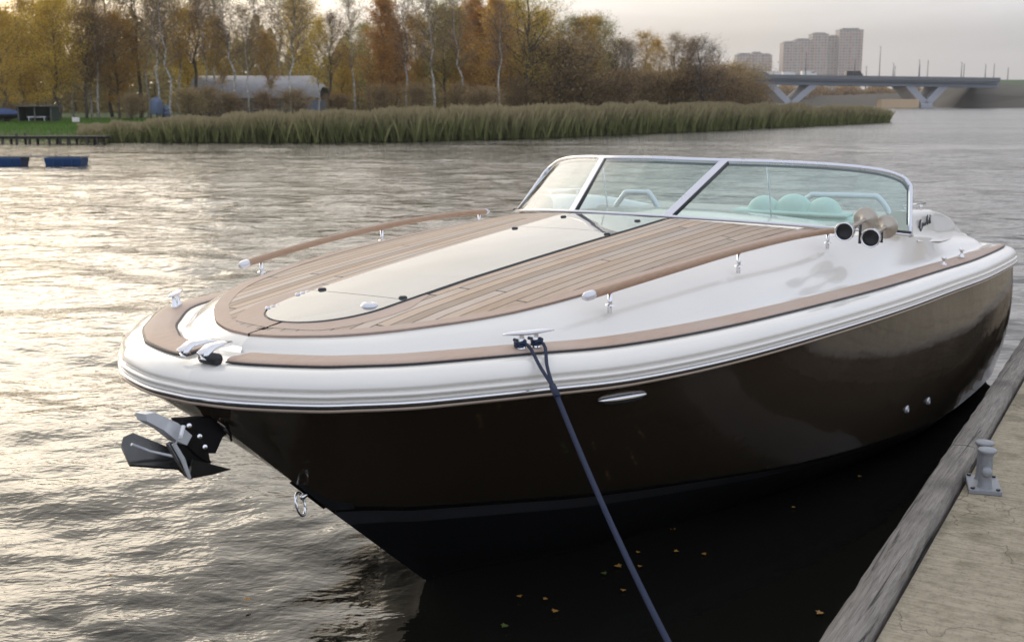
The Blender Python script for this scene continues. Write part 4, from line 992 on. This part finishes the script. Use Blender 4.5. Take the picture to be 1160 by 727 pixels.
# reed bed
rng = np.random.default_rng(21)
def reeds():
    m = 82000; uu = rng.uniform(90, 1008, m); w = rng.uniform(0, 1, m) ** 1.3
    V = []; F = []; VT = []; FT = []
    vt = lambda u: np.interp(u, [90, 130, 200, 300, 350, 480, 600, 700, 800, 900, 975, 1008], [148, 139, 133, 128, 127, 123, 120, 119, 117, 118.5, 120.5, 124])
    for i in range(m):
        u = uu[i]; ds_ = dshore(u); dep = np.interp(u, [90, 300, 900, 1008], [8, 17, 12, 3.5]) * (1 + .15 * math.sin(u * .3)); d = ds_ - .25 + .35 * math.sin(u * .19) * math.sin(u * .53) + w[i] * dep
        htop = CZ - (vt(u) + 1.2 - 114) / FPX * (d) + .14 * math.sin(u * .11) * math.sin(u * .037 + 2) + .09 * math.sin(u * .41 + 1) * math.sin(u * .23)
        x, y, _ = bg(u, d, 0); zb = -.05 if w[i] < .2 else zland(u, d) - .03
        h = max(.35, (htop - zb) * rng.uniform(.62, 1.06)); a = rng.uniform(0, 6.28); lx, ly = rng.normal(0, .17, 2) * h
        wd = .026 * ds_ / 62
        c, s_ = math.cos(a) * wd / 2, math.sin(a) * wd / 2; b = len(V)
        V += [(x - c, y - s_, zb), (x + c, y + s_, zb), (x + c * .8 + lx * .4, y + s_ * .8 + ly * .4, zb + h * .6), (x + lx, y + ly, zb + h)]
        F += [(b, b + 1, b + 2, b + 3)]
        if rng.uniform() < .45:
            b = len(VT); k = .034 * ds_ / 62
            VT += [(x + lx - k, y + ly, zb + h * .80), (x + lx, y + ly - k, zb + h * .9), (x + lx + k * 1.4, y + ly, zb + h * 1.0), (x + lx, y + ly + k * .5, zb + h * 1.07)]; FT += [(b, b + 1, b + 2, b + 3)]
    o = fastmesh('reed_bed', V, F, LM['reed']); tag(o, 'long green reed bed along the far water edge', 'reeds', kind='stuff')
    o2 = fastmesh('reed_plumes', VT, FT, LM['reedtop'], o); tag(o2, kind='stuff')
reeds()
m = 26000; uu = rng.uniform(-60, 330, m); dd = rng.uniform(0, 1, m) ** .8
V = []; F = []
for a, b in zip(uu, dd):
    d = dshore(a) + .3 + b * 28; x, y, z = bg(a, d, zland(a, d)); q = len(V); an_ = rng.uniform(0, 6.28); h = rng.uniform(.10, .24); c, s_ = math.cos(an_) * .035, math.sin(an_) * .035
    V += [(x - c, y - s_, z - .02), (x + c, y + s_, z - .02), (x + rng.normal(0, .04), y, z + h)]; F += [(q, q + 1, q + 2)]
o = fastmesh('lawn_grass', V, F, LM['grass']); tag(o, 'short green grass behind the wooden jetty', 'grass', kind='stuff')
# shed with a curved grey roof
def facing(o): o.rotation_euler = (0, 0, YAW - math.pi / 2)
shed = empty('shed', bg(297, 97, .9)); facing(shed); tag(shed, 'long low shed with a rounded grey sheet roof among birches', 'shed')
M['roof'] = simple('grey_sheet_roof', (.33, .325, .335), .5, .2, var=.3, sc_=2); M['bluepaint'] = simple('faded_blue_paint', (.15, .20, .31), .6); M['shedwall'] = simple('grey_brown_boards', (.13, .12, .11), .8, var=.3, sc_=3)
L_, Dp = 10.2, 5.0
G = []
for x in (-L_ / 2, -L_ / 2 + .02, L_ / 2 - .9, L_ / 2 - .4, L_ / 2):
    k = 1.0 if x < L_ / 2 - .5 else (.82 if x < L_ / 2 - .1 else .5)
    G.append([(x, Dp / 2 * math.cos(a) * 1.0, 1.35 + 1.75 * k * math.sin(a) ** .8) for a in np.linspace(0, math.pi, 13)])
mb = MB(); mb.grid(np.array(G)); mb.build('roof', M['roof'], shed, ang=50)
mb = MB(); mb.box((-.9, 0, .55), (8.2, 4.6, 1.55)); mb.build('wall', M['shedwall'], shed, False)
mb = MB(); mb.box((4.0, -.2, .55), (1.9, 4.4, 1.3)); mb.build('blue_annex', M['bluepaint'], shed, False)
for x in (-3.6, -1.6, .4):
    mb = MB(); mb.box((x, -2.32, .8), (1.1, .04, .6)); w_ = mb.build('window', M['black'], shed, False)
    mb = MB(); mb.box((x, -2.35, .8), (.05, .03, .6)); mb.box((x, -2.35, 1.12), (1.2, .03, .06)); mb.box((x, -2.35, .48), (1.2, .03, .06)); mb.build('window_frame', M['roof'], w_, False)
# blue tank, small hut, blue boat, white box
bt = empty('water_tank', bg(178, 88, .8)); tag(bt, 'faded blue round tank standing between birch trunks', 'tank')
mb = MB(); mb.lathe([(.42, .25), (.46, .4), (.46, 1.1), (.40, 1.3), (.2, 1.42), (0, 1.45)], n=20); mb.build('tank_shell', M['bluepaint'], bt)
mb = MB(); [mb.box((a, b, .1), (.06, .06, .5)) for a in (-.3, .3) for b in (-.3, .3)]; mb.build('stand', M['darkmetal'], bt, False)
mb = MB(); mb.lathe([(.0, 1.52), (.12, 1.52), (.13, 1.43)], n=14); mb.build('tank_lid', M['bluepaint'], bt)
bt2 = empty('barrel', bg(189, 88.5, .8)); tag(bt2, 'low blue barrel beside the blue tank', 'barrel')
mb = MB(); mb.lathe([(0, 0), (.26, 0), (.29, .1), (.28, .3), (.30, .32), (.28, .34), (.28, .6), (.30, .62), (.28, .64), (.27, .9), (.24, .92), (0, .90)], n=18); mb.build('barrel_shell', M['bluepaint'], bt2)
mb = MB(); mb.lathe([(0, .93), (.05, .93), (.05, .90)], Matrix.Translation((.12, 0, 0)), 10); mb.build('bung', M['black'], bt2)
hut = empty('garden_hut', bg(44, 78, .75)); facing(hut); tag(hut, 'small dark green open hut at the edge of the lawn', 'hut')
mb = MB(); mb.box((0, .6, .45), (2.2, .06, .9)); mb.box((-1.1, 0, .45), (.06, 1.2, .9)); mb.box((1.1, 0, .45), (.06, 1.2, .9)); mb.build('hut_wall', simple('dark_green_boards', (.03, .05, .035), .8), hut, False)
mb = MB(); mb.box((0, 0, .96), (2.6, 1.6, .07), bev=.01); mb.build('hut_roof', M['shedwall'], hut, False)
for x in (-1.05, 0, 1.05): mb = MB(); mb.box((x, -.62, .46), (.07, .07, .93)); mb.build('hut_post', M['shedwall'], hut, False)
mb = MB(); mb.box((0, -.1, .25), (1.2, .6, .06)); mb.box((-.5, -.1, .12), (.06, .5, .25)); mb.box((.5, -.1, .12), (.06, .5, .25)); mb.build('hut_bench', M['satin'], hut, False)
mb = MB(); mb.box((0, 0, .14), (.34, .3, .28), bev=.01); o = mb.build('white_crate', M['gelcoat'], None, False); o.location = bg(86, 76, .72); tag(o, 'small white crate on the lawn by the hut', 'crate')
bb = empty('covered_boat', bg(-12, 80, 1.1)); facing(bb); tag(bb, 'boat under a dark blue cover at the left edge', 'covered boat')
G = [[(x, .8 * math.cos(a) * k, .05 + .42 * k * math.sin(a)) for a in np.linspace(0, math.pi, 10)] for x, k in ((-2.2, .8), (-1.4, 1), (0, 1), (1.2, .92), (1.9, .55), (2.3, .1))]
mb = MB(); mb.grid(np.array(G)); mb.build('cover', simple('navy_tarpaulin', (.03, .06, .16), .6), bb)
G = [[(x, .8 * math.cos(a) * k, .04 - .42 * k * math.sin(a)) for a in np.linspace(0, math.pi, 10)] for x, k in ((-2.2, .8), (-1.4, 1), (0, 1), (1.2, .92), (1.9, .55), (2.3, .1))]
mb = MB(); mb.grid(np.array(G)); mb.build('boat_hull', M['darkmetal'], bb)
for x in (-1.3, 1.1): mb = MB(); mb.box((x, 0, -.35), (.1, 1.1, .35)); mb.build('cradle', M['darkwood'], bb, False)
# wooden jetty
jt = empty('wooden_jetty', bg(20, 57.5, 0)); facing(jt); tag(jt, 'dark old wooden jetty on stilts along the left shore', 'jetty')
def jx(u): return (u - 20) / FPX * 57.5
mb = MB(); x = jx(-260)
while x < jx(122): mb.box((x, 0, .36), (.17, 1.2, .045)); x += .19
mb.build('decking', M['darkwood'], jt, False)
mb = MB(); mb.box((jx(-70), -.5, .30), (jx(120) - jx(-260), .08, .10)); mb.box((jx(-70), .5, .30), (jx(120) - jx(-260), .08, .10)); mb.build('stringer', M['darkwood'], jt, False)
for u in (-240, -190, -140, -90, -40, 8, 24, 38, 60, 72, 82, 102, 113):
    for y in (-.5, .5):
        mb = MB(); mb.tube([(jx(u), y, -.5), (jx(u) + .02, y, .34 if u != 24 else .5)], .065, 7); mb.build('stilt', M['darkwood'], jt)
# floating pontoon: two blue floats under a plank walkway
po = empty('floating_pontoon', bg(49, 38.2, 0)); facing(po); tag(po, 'plank walkway carried on blue floats left of the boat', 'pontoon')
M['float'] = simple('blue_plastic_float', (.012, .055, .16), .4, var=.3, sc_=4)
def px_(u): return (u - 49) / FPX * 38.2
for u0, u1 in ((55, 96), (-14, 29), (-84, -42)):
    a, b = px_(u0), px_(u1); G = []
    for z, k in ((-.08, .06), (.02, .03), (.20, .0), (.25, .0), (.265, .02)): G.append([(a + k, -.35 + k, z), (b - k, -.35 + k, z), (b - k, .35 - k, z), (a + k, .35 - k, z), (a + k, -.35 + k, z)])
    mb = MB(); mb.grid(np.array(G), flip=True); mb.add([G[-1][i] for i in range(4)], [(0, 1, 2, 3)])
    for k in range(1, 4): xq = a + (b - a) * k / 4; mb.box((xq, -.36, .12), (.03, .02, .24))
    mb.build('float', M['float'], po, False)
mb = MB(); x = px_(-84)
while x < px_(100): mb.box((x, 0, .295), (.10, .62, .03)); x += .115
mb.build('walkway', M['oldwood'], po, False)
for u in (2, 16, 40, 68, 82): mb = MB(); mb.tube([(px_(u), -.28, .3), (px_(u), -.28, .37)], .015, 6); mb.build('mooring_pin', M['darkmetal'], po)
# ------------------------------------------------------------------ bridge, embankment, towers
M['girder'] = simple('grey_blue_steel', (.24, .27, .33), .6, var=.1, sc_=.05); M['pier'] = simple('pale_grey_concrete', (.42, .43, .47), .8, var=.1, sc_=.1)
M['parapet'] = simple('dark_parapet', (.16, .17, .18), .7, var=.2, sc_=.2); M['sand'] = simple('sunlit_stone_block', (.62, .45, .28), .85, var=.15, sc_=.3)
DB = 343.0
br = empty('road_bridge', bg(1000, DB, 0)); facing(br); tag(br, 'long grey road bridge on slanted V-shaped piers', 'bridge')
def bx_(u): return (u - 1000) / FPX * DB
x0, x1 = bx_(560), bx_(1116)
def zdk(x): return np.interp(x, [x0, bx_(850), x1], [zat(87.0, DB), zat(88.3, DB), zat(92.0, DB)])
def beam(name, mat, ya, yb, za, zb, n=20, xa=None, xb=None):
    G = []
    for x in np.linspace(x0 if xa is None else xa, x1 if xb is None else xb, n):
        z = zdk(x); G.append([(x, ya, z + za), (x, ya, z + zb), (x, yb, z + zb), (x, yb, z + za), (x, ya, z + za)])
    mb = MB(); mb.grid(np.array(G), flip=True); return mb.build(name, mat, br, False)
beam('deck_slab', M['parapet'], -8, 8, -.5, -.05); beam('parapet', M['parapet'], -8.2, -8.0, -.5, .55); beam('parapet', M['parapet'], 8.0, 8.2, -.5, .55)
beam('girder', M['girder'], -6.5, -6.1, -2.1, -.5); beam('girder', M['girder'], 6.1, 6.5, -2.1, -.5); beam('fascia', M['girder'], -7.6, -7.4, -1.0, -.5)
def slab(mb, pts, ya, yb):
    n = len(pts); mb.add([(x, ya, z) for x, z in pts] + [(x, yb, z) for x, z in pts], [tuple(range(n)), tuple(range(2 * n - 1, n - 1, -1))] + [((i + 1) % n, i, n + i, n + (i + 1) % n) for i in range(n)])
for ul, ub, ur in ((869, 892, 917), (1021, 1040, 1058)):
    zt = zdk(bx_(ub)) - 2.05; zb = zat(116.5, DB); w1 = 1.3
    for uu_ in (ul, ur):
        mb = MB(); slab(mb, [(bx_(uu_) - w1, zt), (bx_(uu_) + w1, zt), (bx_(ub) + w1 * .9, zb - .6), (bx_(ub) - w1 * .9, zb - .6)], -6.3, 6.3); mb.build('pier_leg', M['pier'], br, False)
    mb = MB(); mb.box((bx_(ub), 0, zb / 2 - .6), (3.4, 13, zb + .8), bev=.2); mb.build('pier_foot', M['pier'], br, False)
for i, u in enumerate((905, 985, 1028, 1000, 958, 1074, 1100)):
    hgt = (6.5, 8.5, 5, 4, 5, 4.5, 4)[i]; x = bx_(u); z = zdk(x)
    mb = MB(); mb.tube([(x, -7.6, z), (x, -7.6, z + hgt)], [.13, .07], 6); mb.tube([(x, -7.6, z + hgt), (x, -6.4, z + hgt + .25)], .06, 5); o = mb.build('lamp_post', M['darkmetal'], br)
# vehicles crossing
def van(u, L_, hh, mat, lab, cab, name='van'):
    x = bx_(u); z = zdk(x) - .05; r_ = empty(name, (0, 0, 0)); p = bg(u, DB - 4, z); r_.location = (p[0], p[1], z); facing(r_); tag(r_, lab, cab, 'vehicles on the bridge')
    mb = MB()
    if name == 'car': slab(mb, [(-L_ / 2, .35), (L_ / 2, .35), (L_ / 2, .8), (L_ * .28, .95), (L_ * .12, hh), (-L_ * .3, hh), (-L_ * .46, .95), (-L_ / 2, .85)], -.9, .9)
    else: slab(mb, [(-L_ / 2, .4), (L_ / 2, .4), (L_ / 2, 1.1), (L_ * .42, 1.3), (L_ * .30, hh), (-L_ / 2, hh)], -1, 1)
    mb.build('body', mat, r_, False)
    mb = MB(); 
    if name == 'car': slab(mb, [(-L_ * .38, .98), (L_ * .2, .98), (L_ * .10, hh - .1), (-L_ * .28, hh - .1)], -.93, .93)
    else: slab(mb, [(L_ * .12, 1.3), (L_ * .40, 1.3), (L_ * .30, hh - .25), (L_ * .12, hh - .25)], -1.03, 1.03)
    mb.build('window', M['black'], r_, False)
    for sx in (-.32, .32):
        for sy in (-.9, .9): mb = MB(); mb.lathe([(0, -.1), (.34, -.1), (.34, .1), (0, .1)], axis_m((sx * L_, sy, .34), (0, 1, 0)), 12); mb.build('wheel', M['black'], r_)
van(877, 3.6, 1.5, M['gelcoat'], 'white van leftmost on the bridge above the first pier', 'van'); van(893, 3.4, 1.5, M['gelcoat'], 'short white van between two others on the bridge', 'van')
van(916, 4.2, 1.8, M['gelcoat'], 'white van on the bridge beyond the left pier', 'van'); van(967, 4.6, 2.0, M['darkmetal'], 'dark van on the bridge below the tallest tower', 'van'); van(866, 3.2, 1.3, M['bluepaint'], 'small blue car at the left end of the bridge', 'car', 'car')
# embankment on the right and river shore behind the bridge
def embmat():
    t = NT('stone_embankment'); p = t.pos(); n1 = t.noise(p, .10, 5, .6); n2 = t.noise(p, .8, 5, .7)
    c = t.mix(n1, (.065, .055, .042), (.13, .105, .08)); c = t.mix(t.math('MULTIPLY', n2, .5), c, (.07, .07, .06)); t.pbr(Base_Color=c, Roughness=.9); return t.m
M['emb'] = embmat(); M['green'] = simple('grassed_slope', (.06, .09, .035), .9, var=.35, sc_=.2)
def hill(name, mat, pts, kind='structure'):
    """pts: rows of (u, v or z, d)"""
    G = np.array([[bg(u, d, z) for u, d, z in row] for row in pts]); mb = MB(); mb.grid(G); o = mb.build(name, mat, None); tag(o, kind=kind); return o
hill('stone_embankment', M['emb'], [[(1045, 372, -.5), (1078, 346, -.5), (1170, 342, -.5), (1400, 340, -.5), (1900, 330, -.5)], [(1052, 388, 4), (1094, 348, 4), (1170, 352, 3.2), (1400, 346, 3), (1900, 336, 3)],
      [(1060, 400, 8.4), (1108, 350, zat(91.5, 350)), (1132, 356, zat(99, 356)), (1190, 356, 4.0), (1900, 340, 4)], [(1062, 430, 8.4), (1110, 400, zat(91, 400)), (1140, 400, zat(91.5, 400)), (1190, 400, 8.5), (1900, 400, 8)]])
hill('green_slope', M['green'], [[(1128, 362, 5.4), (1200, 358, 4.2), (1500, 352, 3.8), (1900, 350, 3.8)], [(1120, 376, zat(91.5, 376)), (1200, 378, 8.4), (1500, 376, 8), (1900, 372, 8)], [(1136, 480, zat(92, 378)), (1200, 480, 8.2), (1500, 480, 8), (1900, 480, 8)]])
hill('far_shore', M['emb'], [[(700, 470, -.5), (850, 450, -.5), (960, 430, -.5), (1070, 405, -.5), (1080, 400, -.5)], [(700, 480, 3.2), (850, 460, 3.4), (960, 440, 4.0), (1065, 415, 5), (1080, 410, 6)], [(700, 640, 5), (850, 640, 5), (960, 640, 5), (1065, 640, 7), (1110, 640, 7)], [(700, 1500, 6), (850, 1500, 6), (960, 1500, 6), (1065, 1500, 7), (1300, 1500, 7)]])
mb = MB(); mb.box((0, 0, .9), (10.6, 4, 2.9), bev=.12); o = mb.build('stone_abutment', M['sand'], None, False); o.location = bg(1017, 338, 0); facing(o); tag(o, 'sandy sunlit block at the foot of the right bridge pier', 'abutment')
# bushes behind the bridge
rng = np.random.default_rng(9); m = 16000
uu = np.concatenate([rng.uniform(845, 1045, m // 2), rng.uniform(640, 1900, m // 2)]); dd = np.concatenate([rng.uniform(445, 470, m // 2), rng.uniform(700, 760, m // 2)])
hh = np.concatenate([rng.uniform(0, 1, m // 2) * (3.2 + 2.0 * np.abs(np.sin(uu[:m // 2] * .09))), rng.uniform(0, 1, m // 2) * (8 + 3 * np.sin(uu[m // 2:] * .08) + 2 * np.sin(uu[m // 2:] * .23))])
P = np.array([bg(a, b, 2.4 + c) for a, b, c in zip(uu, dd, hh)]); V, F = quads(P, 1.3, rng); o = fastmesh('far_scrub', V, F, LM['brown']); tag(o, 'hazy autumn scrub on the far shore seen under the bridge', 'scrub', kind='stuff')
# apartment towers
def towermat(name, c0, c1):
    t = NT(name); p = t.pos(); sp = t.n('SeparateXYZ'); t.set(sp.inputs[0], p)
    n1 = t.noise(t.mapv(p, (.15, .15, .02)), 1.0, 3); c = t.mix(n1, c0, c1)
    fx = t.math('FRACT', t.math('MULTIPLY', sp.outputs[0], .30)); fz = t.math('FRACT', t.math('MULTIPLY', sp.outputs[2], .333))
    wv = t.n('TexWhiteNoise', noise_dimensions='2D'); cb = t.n('CombineXYZ'); t.set(cb.inputs[0], t.math('FLOOR', t.math('MULTIPLY', sp.outputs[0], .30))); t.set(cb.inputs[1], t.math('FLOOR', t.math('MULTIPLY', sp.outputs[2], .333))); t.set(wv.inputs['Vector'], cb.outputs[0])
    wm = t.math('MULTIPLY', t.math('MULTIPLY', t.math('GREATER_THAN', fx, .35), t.math('GREATER_THAN', fz, .45)), t.math('ADD', t.math('MULTIPLY', wv.outputs[0], .5), .35))
    c = t.mix(wm, c, (.06, .065, .085)); t.pbr(Base_Color=c, Roughness=.7); return t.m
M['tw1'] = towermat('tower_panels', (.40, .32, .27), (.50, .41, .35)); M['tw2'] = towermat('tower_panels_warm', (.44, .30, .23), (.52, .36, .28)); M['twin'] = simple('tower_glazing', (.09, .10, .13), .25, var=.3, sc_=.2)
def tower(u0, u1, v, lab, D=1320.0, stripes=()):
    r_ = empty('apartment_tower', bg((u0 + u1) / 2, D, 4)); facing(r_); tag(r_, lab, 'apartment tower', 'apartment towers beyond the bridge')
    Wd = (u1 - u0) / FPX * D * .985; H = zat(v, D) - 4
    mb = MB(); mb.box((0, 0, H / 2), (Wd, 18, H)); mb.box((0, 0, H + 1.2), (Wd * .7, 12, 2.4)); mb.build('wall', M['tw1'], r_, False)
    for s_ in stripes:
        mb = MB(); mb.box((s_ * Wd, -9.3, H / 2 - .5), (Wd * .10, .9, H - 3)); mb.build('balcony_stack', M['tw2'], r_, False)
    mb = MB(); mb.box((0, 0, H + .3), (Wd * 1.02, 18.5, .7)); mb.build('cornice', M['parapet'], r_, False)
tower(883, 896, 52.5, 'left end block of the stepped tower row, lower with a warm edge', stripes=(-.42, .2)); tower(896, 915, 49.5, 'second block of the stepped tower row', stripes=(-.1, .35)); tower(915.3, 933, 43, 'taller third block with a flat roof hut in the tower row', stripes=(-.3, .3))
tower(933.3, 945, 46, 'narrow recessed block left of the tallest tower', 1328, stripes=(.1,)); tower(945.3, 971.5, 38.5, 'tallest block at the right end of the tower row', stripes=(-.3, .0, .36))
tower(832, 849, 65, 'low pale block just above the trees, left of the tower row', 1380, stripes=(.2,)); tower(849, 860, 63.5, 'middle part of the low pale block behind the treetops', 1380, stripes=(-.2,)); tower(860.3, 871, 65.5, 'right end of the low pale block behind the treetops', 1380, stripes=(.3,))
# masts along the horizon
for i, (u, v, d) in enumerate([(980, 76, 520), (1040, 75, 520), (1049, 70, 560), (1090, 74, 520), (1124, 74, 560), (1012, 76, 540), (1140, 78, 500)]):
    r_ = empty('power_mast', bg(u, d, 4)); tag(r_, 'thin grey mast, ' + ORD[i] + ' in height order' if False else 'thin grey mast ' + ['above the middle of the bridge', 'left of the tallest pair over the right pier', 'taller mast over the right pier', 'above the right end span', 'above the bridge end', 'between the towers and the right pier', 'over the green slope at the right'][i], 'mast', 'masts beyond the bridge')
    h = zat(v, d) - 4; mb = MB(); mb.tube([(0, 0, 0), (0, 0, h)], [.28, .12], 6); mb.build('pole', M['darkmetal'], r_); mb = MB(); mb.tube([(-1.1, 0, h * .93), (1.1, 0, h * .93)], .09, 5); mb.build('crossarm', M['darkmetal'], r_)
HZ = True
if HZ:
    t = NT('river_haze'); pv = t.n('VolumePrincipled', i_Density=.00024, i_Anisotropy=.35); pv.inputs['Color'].default_value = (.93, .94, .96, 1)
    t.t.links.new(pv.outputs[0], t.out.inputs['Volume'])
    mb = MB(); mb.box((900, 500, 59), (5200, 5200, 124)); o = mb.build('haze', t.m, None, False); tag(o, kind='stuff', label='thin pale evening haze over the river', cat='haze')
# ------------------------------------------------------------------ output settings
sc.render.engine = 'CYCLES'
sc.view_settings.view_transform = 'Standard'; sc.view_settings.look = 'None'; sc.view_settings.gamma = 1; sc.view_settings.exposure = 0.38
sc.cycles.use_denoising = True; sc.cycles.max_bounces = 10; sc.cycles.transparent_max_bounces = 12
try: sc.cycles.denoiser = 'OPENIMAGEDENOISE'
except Exception: pass
sc.cycles.sample_clamp_indirect = 6.0
